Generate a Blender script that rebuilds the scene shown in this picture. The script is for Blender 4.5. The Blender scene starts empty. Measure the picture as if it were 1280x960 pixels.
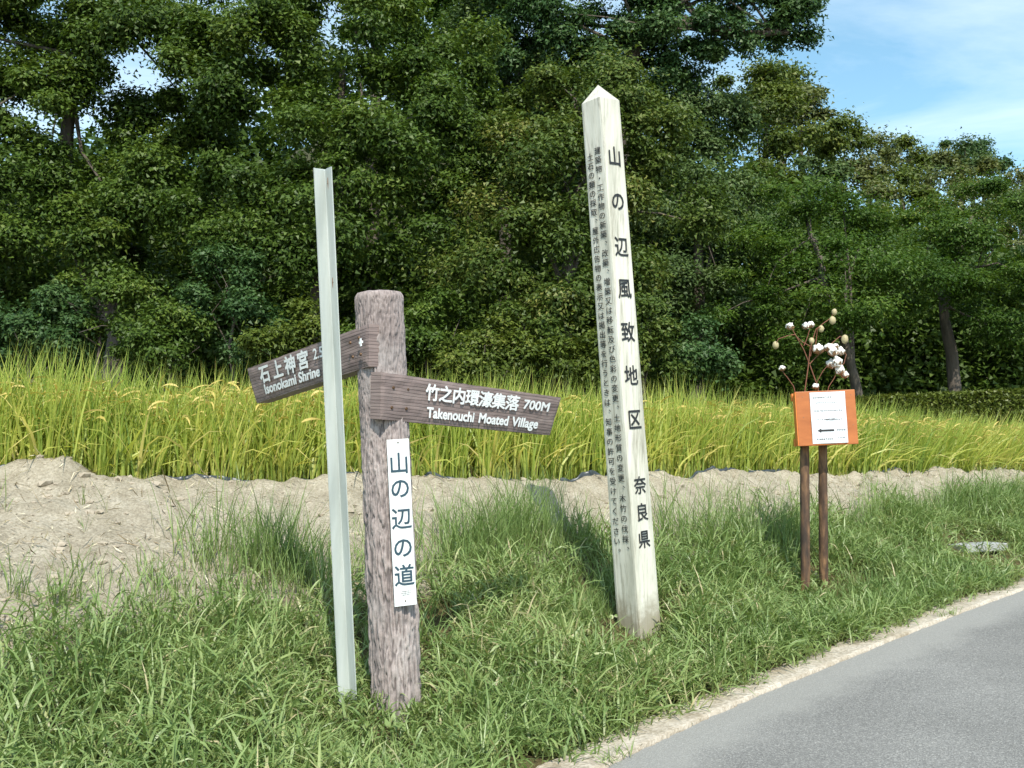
import bpy, bmesh, math, random
import numpy as np
from mathutils import Vector, Matrix, noise as mnoise
from mathutils.bvhtree import BVHTree

rnd = random.Random(7)
RNG = np.random.default_rng(11)
SC = bpy.context.scene
COL = SC.collection
R = math.radians

# ------------------------------------------------------------------ camera
FPX = 1283.0                       # focal length in pixels of a 1280 px wide picture
PITCH, ROLL, CAMZ = math.atan(132 / FPX), R(1.0), 1.40
CAMPOS = Vector((0, 0, CAMZ))
_f = Vector((0, math.cos(PITCH), math.sin(PITCH)))
_u = Vector((0, -math.sin(PITCH), math.cos(PITCH)))
_x = Vector((1, 0, 0))
CUP = _u * math.cos(ROLL) + _x * math.sin(ROLL)
CRT = _x * math.cos(ROLL) - _u * math.sin(ROLL)
cam = bpy.data.objects.new('camera', bpy.data.cameras.new('camera'))
COL.objects.link(cam)
cam.matrix_world = Matrix(((CRT.x, CUP.x, -_f.x, 0), (CRT.y, CUP.y, -_f.y, 0),
                           (CRT.z, CUP.z, -_f.z, CAMZ), (0, 0, 0, 1)))
cam.data.sensor_width = 36
cam.data.lens = 36 * FPX / 1280
cam.data.clip_start, cam.data.clip_end = 0.05, 3000
SC.camera = cam

# ------------------------------------------------------------------ sky and sun
SUN_EL, SUN_AZ = R(48), R(10)      # azimuth: degrees to the right of straight behind the camera
world = bpy.data.worlds.new('World'); SC.world = world; world.use_nodes = True
wn, wl = world.node_tree.nodes, world.node_tree.links
wn.clear()
wo = wn.new('ShaderNodeOutputWorld'); bg = wn.new('ShaderNodeBackground')
sky = wn.new('ShaderNodeTexSky'); sky.sky_type = 'NISHITA'; sky.sun_disc = False
sky.sun_elevation = SUN_EL; sky.sun_rotation = math.pi - SUN_AZ
sky.air_density, sky.dust_density, sky.ozone_density = 1.0, 0.6, 1.0
# thin cirrus all over the sky: noise on the direction projected to a high plane
tc = wn.new('ShaderNodeTexCoord'); sep = wn.new('ShaderNodeSeparateXYZ')
wl.new(tc.outputs['Generated'], sep.inputs[0])
zc = wn.new('ShaderNodeMath'); zc.operation = 'MAXIMUM'; zc.inputs[1].default_value = 0.06
wl.new(sep.outputs['Z'], zc.inputs[0])
dv = []
for ax in 'XY':
    m = wn.new('ShaderNodeMath'); m.operation = 'DIVIDE'
    wl.new(sep.outputs[ax], m.inputs[0]); wl.new(zc.outputs[0], m.inputs[1]); dv.append(m)
cmb = wn.new('ShaderNodeCombineXYZ')
wl.new(dv[0].outputs[0], cmb.inputs[0]); wl.new(dv[1].outputs[0], cmb.inputs[1])
mp = wn.new('ShaderNodeMapping'); mp.inputs['Rotation'].default_value = (0, 0, R(-35))
mp.inputs['Scale'].default_value = (0.35, 0.9, 1)
wl.new(cmb.outputs[0], mp.inputs[0])
nz = wn.new('ShaderNodeTexNoise'); nz.inputs['Scale'].default_value = 1.5
nz.inputs['Detail'].default_value = 8; nz.inputs['Roughness'].default_value = 0.58
nz.inputs['Distortion'].default_value = 0.6
wl.new(mp.outputs[0], nz.inputs['Vector'])
cr = wn.new('ShaderNodeValToRGB')
cr.color_ramp.elements[0].position, cr.color_ramp.elements[1].position = 0.40, 0.85
cr.color_ramp.elements[0].color = (0, 0, 0, 1); cr.color_ramp.elements[1].color = (0.6, 0.6, 0.6, 1)
wl.new(nz.outputs['Fac'], cr.inputs[0])
mix = wn.new('ShaderNodeMix'); mix.data_type = 'RGBA'
mix.inputs['B'].default_value = (7.5, 8.0, 8.4, 1)
hs_ = wn.new('ShaderNodeHueSaturation'); hs_.inputs['Hue'].default_value = .475; hs_.inputs['Saturation'].default_value = 1.05; hs_.inputs['Value'].default_value = 1.2
wl.new(sky.outputs[0], hs_.inputs['Color'])
wl.new(cr.outputs[0], mix.inputs['Factor']); wl.new(hs_.outputs[0], mix.inputs['A'])
wl.new(mix.outputs['Result'], bg.inputs[0])
bg.inputs['Strength'].default_value = 0.15
wl.new(bg.outputs[0], wo.inputs[0])

sun = bpy.data.objects.new('sun', bpy.data.lights.new('sun', 'SUN')); COL.objects.link(sun)
sun.data.energy = 4.2; sun.data.angle = R(0.5); sun.data.color = (1.0, 0.94, 0.82)
SUNDIR = Vector((math.cos(SUN_EL) * math.sin(SUN_AZ), -math.cos(SUN_EL) * math.cos(SUN_AZ), math.sin(SUN_EL)))
sun.rotation_euler = SUNDIR.to_track_quat('Z', 'Y').to_euler()
sun.location = (10, -20, 30)

vs = SC.view_settings
vs.view_transform, vs.look, vs.gamma, vs.exposure = 'Standard', 'None', 1.0, 0.45
vs.use_curve_mapping = False
SC.cycles.max_bounces = 8; SC.cycles.transparent_max_bounces = 8
SC.cycles.use_denoising = True

# ------------------------------------------------------------------ helpers
def P(px, py, d):
    """world point seen at pixel (px, py) of the 1280x960 photo, d metres in front of the lens"""
    return CAMPOS + d * (_f + CRT * ((px - 640) / FPX) + CUP * ((480 - py) / FPX))

def tag(o, label=None, cat=None, group=None, kind=None):
    if label: o['label'] = label
    if cat: o['category'] = cat
    if group: o['group'] = group
    if kind: o['kind'] = kind
    return o

def empty(name, loc):
    o = bpy.data.objects.new(name, None); COL.objects.link(o); o.location = loc
    o.empty_display_size = 0.2
    return o

def link(name, me, mat, parent=None):
    o = bpy.data.objects.new(name, me); COL.objects.link(o)
    for m in (mat if isinstance(mat, (list, tuple)) else [mat]):
        me.materials.append(m)
    if parent:
        o.parent = parent
        o.matrix_parent_inverse = Matrix.Translation(-world_loc(parent))
    return o

def world_loc(o):
    v = Vector(o.location) if not o.parent or o.type == 'EMPTY' else Vector((0, 0, 0))
    return v

def np_mesh(name, verts, quads=None, tris=None, attrs=None, smooth=False, matidx=None):
    me = bpy.data.meshes.new(name)
    verts = np.asarray(verts, dtype=np.float32)
    nq = 0 if quads is None else len(quads); nt = 0 if tris is None else len(tris)
    me.vertices.add(len(verts)); me.vertices.foreach_set('co', verts.ravel())
    loops = []
    if nq: loops.append(np.asarray(quads, dtype=np.int32).ravel())
    if nt: loops.append(np.asarray(tris, dtype=np.int32).ravel())
    loops = np.concatenate(loops)
    me.loops.add(len(loops)); me.loops.foreach_set('vertex_index', loops)
    me.polygons.add(nq + nt)
    st = np.concatenate([np.arange(nq) * 4, nq * 4 + np.arange(nt) * 3]).astype(np.int32)
    me.polygons.foreach_set('loop_start', st)
    me.polygons.foreach_set('loop_total', np.concatenate([np.full(nq, 4), np.full(nt, 3)]).astype(np.int32))
    if matidx is not None: me.polygons.foreach_set('material_index', np.asarray(matidx, dtype=np.int32))
    me.polygons.foreach_set('use_smooth', np.full(nq + nt, smooth))
    for k, v in (attrs or {}).items():
        a = me.attributes.new(k, 'FLOAT', 'POINT'); a.data.foreach_set('value', np.asarray(v, dtype=np.float32))
    me.update(calc_edges=True); me.validate()
    return me

def bm_mesh(name, bm, smooth=False):
    me = bpy.data.meshes.new(name)
    bmesh.ops.recalc_face_normals(bm, faces=bm.faces)
    bm.to_mesh(me); bm.free()
    for p in me.polygons: p.use_smooth = smooth
    return me

def bm_box(bm, c, ax, ay, az, hx, hy, hz, bevel=0.0):
    """box with centre c, unit axes and half sizes"""
    vs_ = []
    for sx in (-1, 1):
        for sy in (-1, 1):
            for sz in (-1, 1):
                vs_.append(bm.verts.new(c + ax * (sx * hx) + ay * (sy * hy) + az * (sz * hz)))
    F = [(0, 1, 3, 2), (4, 6, 7, 5), (0, 4, 5, 1), (2, 3, 7, 6), (0, 2, 6, 4), (1, 5, 7, 3)]
    fs = [bm.faces.new([vs_[i] for i in f]) for f in F]
    if bevel:
        es = list({e for f in fs for e in f.edges})
        bmesh.ops.bevel(bm, geom=es, offset=bevel, segments=2, affect='EDGES', profile=0.6)

def tube_arrays(pts, rads, n=8, off=0, wob=0.0, seed=0):
    """numpy tapered tube along points"""
    pts = [Vector(p) for p in pts]
    V, Q = [], []
    prev = None
    for i, p in enumerate(pts):
        t = (pts[min(i + 1, len(pts) - 1)] - pts[max(i - 1, 0)]).normalized()
        a = Vector((1, 0, 0)) if prev is None else prev
        if abs(t.dot(a)) > 0.95: a = Vector((0, 1, 0))
        u = (a - t * a.dot(t)).normalized(); w = t.cross(u); prev = u
        for k in range(n):
            th = 2 * math.pi * k / n
            r = rads[i] * (1 + wob * mnoise.noise(Vector((math.cos(th) * 1.3 + seed, math.sin(th) * 1.3, i * .7))))
            V.append(p + (u * math.cos(th) + w * math.sin(th)) * r)
    for i in range(len(pts) - 1):
        for k in range(n):
            a, b = i * n + k, i * n + (k + 1) % n
            Q.append((off + a, off + b, off + b + n, off + a + n))
    # close the far end with a point
    V.append(pts[-1] + (pts[-1] - pts[-2]).normalized() * rads[-1] * 0.4)
    T = [(off + (len(pts) - 1) * n + k, off + (len(pts) - 1) * n + (k + 1) % n, off + len(V) - 1) for k in range(n)]
    return V, Q, T

class Tubes:
    def __init__(s): s.V, s.Q, s.T = [], [], []
    def add(s, pts, rads, n=8, wob=0.0):
        v, q, t = tube_arrays(pts, rads, n, len(s.V), wob, len(s.V) * .37)
        s.V += v; s.Q += q; s.T += t
    def build(s, name, mat, parent=None, smooth=True):
        return link(name, np_mesh(name, [tuple(v) for v in s.V], s.Q, s.T, smooth=smooth), mat, parent)

# vectorised value noise
def _hash(ix, iy, seed):
    h = (ix.astype(np.int64) * 374761393 + iy.astype(np.int64) * 668265263 + seed * 982451653) & 0x7fffffff
    h = ((h ^ (h >> 13)) * 1274126177) & 0x7fffffff
    return ((h ^ (h >> 16)) & 0xffff) / 65535.0
def vnoise(x, y, seed=0):
    x, y = np.asarray(x, float), np.asarray(y, float)
    ix, iy = np.floor(x), np.floor(y); fx, fy = x - ix, y - iy
    fx, fy = fx * fx * (3 - 2 * fx), fy * fy * (3 - 2 * fy)
    a, b = _hash(ix, iy, seed), _hash(ix + 1, iy, seed)
    c, d = _hash(ix, iy + 1, seed), _hash(ix + 1, iy + 1, seed)
    return (a + (b - a) * fx) * (1 - fy) + (c + (d - c) * fx) * fy
def fbm(x, y, seed=0, oct=4):
    s, a, t = 0, .5, 0
    for o in range(oct):
        s = s + a * vnoise(np.asarray(x) * 2 ** o, np.asarray(y) * 2 ** o, seed + o); t += a; a *= .5
    return s / t
def sstep(a, b, x):
    t = np.clip((np.asarray(x, float) - a) / (b - a), 0, 1); return t * t * (3 - 2 * t)

# ------------------------------------------------------------------ materials
def new_mat(name):
    m = bpy.data.materials.new(name); m.use_nodes = True
    n, l = m.node_tree.nodes, m.node_tree.links
    return m, n, l, n['Principled BSDF']

def ramp(n, stops):
    r = n.new('ShaderNodeValToRGB')
    while len(r.color_ramp.elements) < len(stops): r.color_ramp.elements.new(0.5)
    for e, (p, c) in zip(r.color_ramp.elements, stops):
        e.position = p; e.color = (*c, 1) if len(c) == 3 else c
    return r

def noise_node(n, l, scale, detail=5, rough=.55, vec=None, stretch=None, coord='Object'):
    t = n.new('ShaderNodeTexCoord'); src = t.outputs[coord]
    if vec is not None: src = vec
    if stretch:
        mp = n.new('ShaderNodeMapping'); mp.inputs['Scale'].default_value = stretch
        l.new(src, mp.inputs[0]); src = mp.outputs[0]
    z = n.new('ShaderNodeTexNoise'); z.inputs['Scale'].default_value = scale
    z.inputs['Detail'].default_value = detail; z.inputs['Roughness'].default_value = rough
    l.new(src, z.inputs['Vector'])
    return z

def mixc(n, l, fac, a, b, blend='MIX'):
    m = n.new('ShaderNodeMix'); m.data_type = 'RGBA'; m.blend_type = blend
    for k, v in (('Factor', fac), ('A', a), ('B', b)):
        if hasattr(v, 'links'): l.new(v, m.inputs[k])
        elif k == 'Factor': m.inputs[k].default_value = v
        else: m.inputs[k].default_value = (*v, 1)
    return m.outputs['Result']

def bump(n, l, h, strength, dist, bsdf):
    b = n.new('ShaderNodeBump'); b.inputs['Strength'].default_value = strength
    b.inputs['Distance'].default_value = dist
    l.new(h, b.inputs['Height']); l.new(b.outputs[0], bsdf.inputs['Normal'])

def leaf_mat(name, stops, rough=.45, trans=.3, tint_attr=True, tip=None, spec=.5, tcol=None):
    """leaf or blade: colour picked per leaf (random per island) shifted by the clump's tint, with light coming through"""
    m, n, l, b = new_mat(name)
    g = n.new('ShaderNodeNewGeometry')
    src = g.outputs['Random Per Island']
    if tint_attr:
        a = n.new('ShaderNodeAttribute'); a.attribute_name = 'tint'
        mm = n.new('ShaderNodeMath'); mm.operation = 'MULTIPLY_ADD'
        mm.inputs[1].default_value = .45; l.new(src, mm.inputs[0])
        m2 = n.new('ShaderNodeMath'); m2.operation = 'MULTIPLY'; m2.inputs[1].default_value = .55
        l.new(a.outputs['Fac'], m2.inputs[0]); l.new(m2.outputs[0], mm.inputs[2]); src = mm.outputs[0]
    r = ramp(n, stops); l.new(src, r.inputs[0]); c = r.outputs[0]
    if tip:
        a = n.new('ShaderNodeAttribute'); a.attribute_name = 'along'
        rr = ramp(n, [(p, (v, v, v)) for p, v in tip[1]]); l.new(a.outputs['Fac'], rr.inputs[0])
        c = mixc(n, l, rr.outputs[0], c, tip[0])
    l.new(c, b.inputs['Base Color'])
    b.inputs['Roughness'].default_value = rough
    b.inputs['Specular IOR Level'].default_value = spec
    t = n.new('ShaderNodeBsdfTranslucent')
    tc_ = mixc(n, l, 1.0, c, tcol or (1.0, 1.0, .55), 'MULTIPLY'); l.new(tc_, t.inputs[0])
    mx = n.new('ShaderNodeMixShader'); mx.inputs[0].default_value = trans
    out = n['Material Output']
    l.new(b.outputs[0], mx.inputs[1]); l.new(t.outputs[0], mx.inputs[2]); l.new(mx.outputs[0], out.inputs[0])
    return m

def plain(name, c, rough=.6, metal=0, spec=.5):
    m, n, l, b = new_mat(name)
    z = noise_node(n, l, 30, 4)
    r = ramp(n, [(.25, tuple(x * .82 for x in c)), (.75, tuple(min(1, x * 1.1) for x in c))])
    l.new(z.outputs['Fac'], r.inputs[0]); l.new(r.outputs[0], b.inputs['Base Color'])
    b.inputs['Roughness'].default_value = rough; b.inputs['Metallic'].default_value = metal
    b.inputs['Specular IOR Level'].default_value = spec
    return m

def mat_asphalt():
    m, n, l, b = new_mat('asphalt')
    at = n.new('ShaderNodeAttribute'); at.attribute_name = 'edge'
    big = noise_node(n, l, .9, 5); agg = n.new('ShaderNodeTexVoronoi'); agg.inputs['Scale'].default_value = 170
    tco = n.new('ShaderNodeTexCoord'); l.new(tco.outputs['Object'], agg.inputs['Vector'])
    bw = n.new('ShaderNodeSeparateColor'); l.new(agg.outputs['Color'], bw.inputs[0])
    stones = ramp(n, [(0, (.145, .143, .137)), (.5, (.20, .198, .188)), (.85, (.245, .242, .23)), (1, (.34, .335, .31))])
    l.new(bw.outputs[0], stones.inputs[0])
    patch = ramp(n, [(.3, (.85, .85, .85)), (.7, (1.12, 1.12, 1.12))]); l.new(big.outputs['Fac'], patch.inputs[0])
    c = mixc(n, l, 1.0, stones.outputs[0], patch.outputs[0], 'MULTIPLY')
    # dust and worn fines along the kerb
    dn = noise_node(n, l, 3.2, 5, .6)
    mm = n.new('ShaderNodeMath'); mm.operation = 'MULTIPLY_ADD'; mm.inputs[1].default_value = .75; mm.inputs[2].default_value = -.36
    l.new(dn.outputs['Fac'], mm.inputs[0])
    ad = n.new('ShaderNodeMath'); ad.operation = 'ADD'; l.new(at.outputs['Fac'], ad.inputs[0]); l.new(mm.outputs[0], ad.inputs[1])
    rr = ramp(n, [(.3, (0, 0, 0)), (.66, (.55, .55, .55))]); l.new(ad.outputs[0], rr.inputs[0])
    c = mixc(n, l, rr.outputs[0], c, (.33, .325, .30))
    l.new(c, b.inputs['Base Color']); b.inputs['Roughness'].default_value = .9; b.inputs['Specular IOR Level'].default_value = .15
    hm = n.new('ShaderNodeMath'); hm.operation = 'MULTIPLY'; hm.inputs[1].default_value = 1
    l.new(agg.outputs['Distance'], hm.inputs[0]); bump(n, l, hm.outputs[0], .5, .006, b)
    return m

def mat_soil():
    m, n, l, b = new_mat('bank_soil')
    at = n.new('ShaderNodeAttribute'); at.attribute_name = 'soil'
    z = noise_node(n, l, 7, 8, .65); z2 = noise_node(n, l, 60, 4, .7); z3 = noise_node(n, l, 1.6, 4)
    dry = ramp(n, [(.25, (.25, .22, .165)), (.5, (.37, .335, .265)), (.75, (.47, .435, .36))]); l.new(z.outputs['Fac'], dry.inputs[0])
    fine = ramp(n, [(.3, (.6, .58, .55)), (.65, (1.18, 1.17, 1.15))]); l.new(z2.outputs['Fac'], fine.inputs[0])
    c1 = mixc(n, l, 1.0, dry.outputs[0], fine.outputs[0], 'MULTIPLY')
    thatch = ramp(n, [(.3, (.06, .055, .025)), (.6, (.13, .105, .05)), (.8, (.24, .18, .09))]); l.new(z2.outputs['Fac'], thatch.inputs[0])
    ad = n.new('ShaderNodeMath'); ad.operation = 'MULTIPLY_ADD'; ad.inputs[1].default_value = .5
    sb = n.new('ShaderNodeMath'); sb.operation = 'SUBTRACT'; sb.inputs[1].default_value = .25
    l.new(at.outputs['Fac'], sb.inputs[0]); l.new(z3.outputs['Fac'], ad.inputs[0]); l.new(sb.outputs[0], ad.inputs[2])
    rr = ramp(n, [(.3, (0, 0, 0)), (.7, (1, 1, 1))]); l.new(ad.outputs[0], rr.inputs[0])
    c = mixc(n, l, rr.outputs[0], thatch.outputs[0], c1)
    l.new(c, b.inputs['Base Color']); b.inputs['Roughness'].default_value = .95
    b.inputs['Specular IOR Level'].default_value = .15
    z4 = noise_node(n, l, 45, 8, .7); bump(n, l, z4.outputs['Fac'], .9, .02, b)
    return m

def mat_kerb():
    m, n, l, b = new_mat('kerb_concrete')
    v = n.new('ShaderNodeTexVoronoi'); v.inputs['Scale'].default_value = 70
    t = n.new('ShaderNodeTexCoord'); l.new(t.outputs['Object'], v.inputs['Vector'])
    bw = n.new('ShaderNodeSeparateColor'); l.new(v.outputs['Color'], bw.inputs[0])
    r = ramp(n, [(0, (.36, .315, .25)), (.45, (.46, .41, .335)), (1, (.56, .51, .43))]); l.new(bw.outputs[0], r.inputs[0])
    z = noise_node(n, l, 4, 6, .65); st = ramp(n, [(.3, (.62, .58, .5)), (.6, (1, 1, 1))]); l.new(z.outputs['Fac'], st.inputs[0])
    l.new(mixc(n, l, 1.0, r.outputs[0], st.outputs[0], 'MULTIPLY'), b.inputs['Base Color'])
    b.inputs['Roughness'].default_value = .9
    bump(n, l, v.outputs['Distance'], .6, .006, b)
    return m

def mat_bark(name, a, c, scale=9):
    m, n, l, b = new_mat(name)
    z = noise_node(n, l, scale, 6, .65, stretch=(1, 1, .25))
    r = ramp(n, [(.3, a), (.7, c)]); l.new(z.outputs['Fac'], r.inputs[0]); l.new(r.outputs[0], b.inputs['Base Color'])
    b.inputs['Roughness'].default_value = .9; bump(n, l, z.outputs['Fac'], .8, .05, b)
    return m

def mat_fauxlog():
    m, n, l, b = new_mat('faux_log_concrete')
    at = n.new('ShaderNodeAttribute'); at.attribute_name = 'groove'
    z = noise_node(n, l, 6, 6, .6, stretch=(1, 1, .4)); z2 = noise_node(n, l, 70, 4, .7)
    r = ramp(n, [(.3, (.26, .215, .205)), (.55, (.36, .305, .29)), (.75, (.46, .41, .395))]); l.new(z.outputs['Fac'], r.inputs[0])
    f = ramp(n, [(.3, (.8, .8, .8)), (.7, (1.12, 1.12, 1.12))]); l.new(z2.outputs['Fac'], f.inputs[0])
    c = mixc(n, l, 1.0, r.outputs[0], f.outputs[0], 'MULTIPLY')
    g = ramp(n, [(.2, (0, 0, 0)), (.9, (.85, .85, .85))]); l.new(at.outputs['Fac'], g.inputs[0])
    c = mixc(n, l, g.outputs[0], c, (.125, .105, .105))          # grooves coloured darker
    # a bare rust-brown scar low on the post and grey lichen
    z3 = noise_node(n, l, 2.6, 4, .5); li = ramp(n, [(.55, (0, 0, 0)), (.72, (.55, .55, .55))]); l.new(z3.outputs['Fac'], li.inputs[0])
    c = mixc(n, l, li.outputs[0], c, (.33, .315, .31))
    l.new(c, b.inputs['Base Color']); b.inputs['Roughness'].default_value = .8
    bump(n, l, z2.outputs['Fac'], .35, .006, b)
    return m

def mat_board():
    m, n, l, b = new_mat('faux_wood_board')
    at = n.new('ShaderNodeTexCoord')
    mp = n.new('ShaderNodeMapping'); mp.inputs['Scale'].default_value = (1.1, 1, 16)
    l.new(at.outputs['Object'], mp.inputs[0])
    z = noise_node(n, l, 3.2, 5, .6, vec=mp.outputs[0]); z.inputs['Distortion'].default_value = .5
    r = ramp(n, [(.25, (.115, .085, .08)), (.45, (.21, .16, .15)), (.6, (.265, .205, .19)), (.8, (.34, .28, .265))])
    l.new(z.outputs['Fac'], r.inputs[0])
    w = n.new('ShaderNodeTexWave'); w.bands_direction = 'Z'; w.inputs['Scale'].default_value = 9; w.inputs['Distortion'].default_value = 5
    w.inputs['Detail'].default_value = 3; w.inputs['Detail Scale'].default_value = .6
    mp2 = n.new('ShaderNodeMapping'); mp2.inputs['Scale'].default_value = (.5, .5, 2.2)
    l.new(at.outputs['Object'], mp2.inputs[0]); l.new(mp2.outputs[0], w.inputs[0])
    lines = ramp(n, [(0, (.5, .48, .46)), (.16, (.9, .9, .9)), (.4, (1, 1, 1))]); l.new(w.outputs['Fac'], lines.inputs[0])
    l.new(mixc(n, l, .8, r.outputs[0], mixc(n, l, 1.0, r.outputs[0], lines.outputs[0], 'MULTIPLY')), b.inputs['Base Color'])
    b.inputs['Roughness'].default_value = .75
    bump(n, l, lines.outputs[0], .5, .004, b)
    return m

def mat_whitepost():
    m, n, l, b = new_mat('weathered_white_paint')
    z = noise_node(n, l, 3.5, 7, .65, stretch=(2.2, 2.2, .3)); z2 = noise_node(n, l, 22, 6, .7, stretch=(1.5, 1.5, .12))
    r = ramp(n, [(.3, (.42, .42, .35)), (.5, (.63, .625, .545)), (.7, (.76, .75, .68))]); l.new(z.outputs['Fac'], r.inputs[0])
    st = ramp(n, [(.34, (.48, .46, .41)), (.47, (.88, .87, .84)), (.7, (1.04, 1.04, 1.04))]); l.new(z2.outputs['Fac'], st.inputs[0])
    c = mixc(n, l, .9, r.outputs[0], mixc(n, l, 1.0, r.outputs[0], st.outputs[0], 'MULTIPLY'))
    at = n.new('ShaderNodeAttribute'); at.attribute_name = 'grime'
    z3 = noise_node(n, l, 9, 7, .7)
    mm = n.new('ShaderNodeMath'); mm.operation = 'MULTIPLY'; l.new(at.outputs['Fac'], mm.inputs[0]); l.new(z3.outputs['Fac'], mm.inputs[1])
    gr = ramp(n, [(.3, (0, 0, 0)), (.55, (.75, .75, .75))]); l.new(mm.outputs[0], gr.inputs[0])
    c = mixc(n, l, gr.outputs[0], c, (.25, .22, .155))
    l.new(c, b.inputs['Base Color']); b.inputs['Roughness'].default_value = .7
    bump(n, l, z2.outputs['Fac'], .25, .004, b)
    return m

def mat_pole():
    m, n, l, b = new_mat('pale_green_painted_steel')
    z = noise_node(n, l, 5, 6, .6, stretch=(3, 3, .3))
    r = ramp(n, [(.3, (.34, .375, .355)), (.55, (.44, .48, .455)), (.8, (.53, .56, .54))]); l.new(z.outputs['Fac'], r.inputs[0])
    at = n.new('ShaderNodeAttribute'); at.attribute_name = 'rust'
    z2 = noise_node(n, l, 40, 5, .7)
    mm = n.new('ShaderNodeMath'); mm.operation = 'MULTIPLY_ADD'; mm.inputs[2].default_value = -.1; mm.use_clamp = True
    m3 = n.new('ShaderNodeMath'); m3.operation = 'MULTIPLY'; m3.inputs[1].default_value = 1.8
    l.new(z2.outputs['Fac'], m3.inputs[0]); l.new(at.outputs['Fac'], mm.inputs[0]); l.new(m3.outputs[0], mm.inputs[1])
    rr = ramp(n, [(.15, (0, 0, 0)), (.6, (1, 1, 1))]); l.new(mm.outputs[0], rr.inputs[0])
    c = mixc(n, l, rr.outputs[0], r.outputs[0], (.24, .10, .04))
    l.new(c, b.inputs['Base Color']); b.inputs['Roughness'].default_value = .42
    return m

def mat_stake():
    m, n, l, b = new_mat('charred_stake_wood')
    z = noise_node(n, l, 4, 6, .6, stretch=(3, 3, .8)); z2 = noise_node(n, l, 40, 5, .6, stretch=(1, 1, .08))
    r = ramp(n, [(.38, (.04, .027, .02)), (.52, (.11, .062, .036)), (.64, (.28, .155, .075)), (.8, (.44, .28, .15))]); l.new(z.outputs['Fac'], r.inputs[0])
    f = ramp(n, [(.3, (.65, .65, .65)), (.7, (1.1, 1.1, 1.1))]); l.new(z2.outputs['Fac'], f.inputs[0])
    l.new(mixc(n, l, 1.0, r.outputs[0], f.outputs[0], 'MULTIPLY'), b.inputs['Base Color'])
    b.inputs['Roughness'].default_value = .8; bump(n, l, z2.outputs['Fac'], .5, .006, b)
    return m

def mat_orange(name, c0, c1):
    m, n, l, b = new_mat(name)
    z = noise_node(n, l, 6, 7, .65, stretch=(1, 1, 3)); r = ramp(n, [(.3, c0), (.7, c1)])
    l.new(z.outputs['Fac'], r.inputs[0]); l.new(r.outputs[0], b.inputs['Base Color']); b.inputs['Roughness'].default_value = .5
    return m

M = dict(
    asphalt=mat_asphalt(), soil=mat_soil(), kerb=mat_kerb(), log=mat_fauxlog(), board=mat_board(),
    white=mat_whitepost(), pole=mat_pole(), stake=mat_stake(),
    orange=mat_orange('weathered_orange_paint', (.35, .105, .025), (.48, .155, .04)),
    orange2=mat_orange('fresh_orange_paint', (.62, .17, .03), (.74, .22, .045)),
    bark=mat_bark('tree_bark', (.05, .04, .03), (.15, .125, .10)),
    palebark=mat_bark('pale_bark', (.10, .085, .065), (.26, .22, .18)),
    ink=plain('black_lettering', (.018, .02, .022), .6), blueink=plain('dark_blue_lettering', (.03, .07, .10), .5),
    wink=plain('white_lettering', (.84, .86, .86), .5), plate=plain('white_enamel_plate', (.80, .82, .82), .3),
    paper=plain('white_paper', (.70, .73, .76), .6), greyink=plain('faint_print', (.12, .13, .15), .7),
    bolt=plain('rusty_bolt', (.13, .075, .04), .6, .5), screw=plain('small_screw', (.22, .19, .15), .4, .7),
    plastic=plain('black_plastic_sheet', (.045, .055, .065), .35), concrete=plain('pale_concrete', (.36, .37, .36), .85),
    paddy=plain('paddy_mud', (.10, .08, .055), .9), hill=plain('forest_floor', (.05, .05, .02), .95),
    stem=plain('dry_cotton_stem', (.20, .075, .04), .6), boll=plain('green_brown_boll', (.42, .36, .20), .6),
    burr=plain('brown_burr', (.30, .17, .08), .7),
    straw=leaf_mat('dry_straw', [(0, (.10, .075, .045)), (.4, (.30, .22, .12)), (.6, (.55, .47, .31)), (1, (.78, .72, .56))], .7, .15, tint_attr=False),
    clod=plain('soil_clods', (.38, .33, .26), .95, 0, .15),
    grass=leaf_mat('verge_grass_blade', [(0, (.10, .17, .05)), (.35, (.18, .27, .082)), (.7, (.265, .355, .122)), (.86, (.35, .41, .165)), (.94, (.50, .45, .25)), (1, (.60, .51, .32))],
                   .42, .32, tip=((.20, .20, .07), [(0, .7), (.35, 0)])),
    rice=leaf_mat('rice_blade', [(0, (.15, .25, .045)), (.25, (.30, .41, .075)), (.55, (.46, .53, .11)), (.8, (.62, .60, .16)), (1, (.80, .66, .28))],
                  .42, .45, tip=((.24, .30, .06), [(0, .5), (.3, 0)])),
    ear=leaf_mat('rice_ear', [(0, (.45, .38, .09)), (.5, (.58, .46, .13)), (1, (.66, .52, .2))], .6, .25),
    cotton=plain('cotton_lint', (.82, .80, .74), .9),
)
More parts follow.
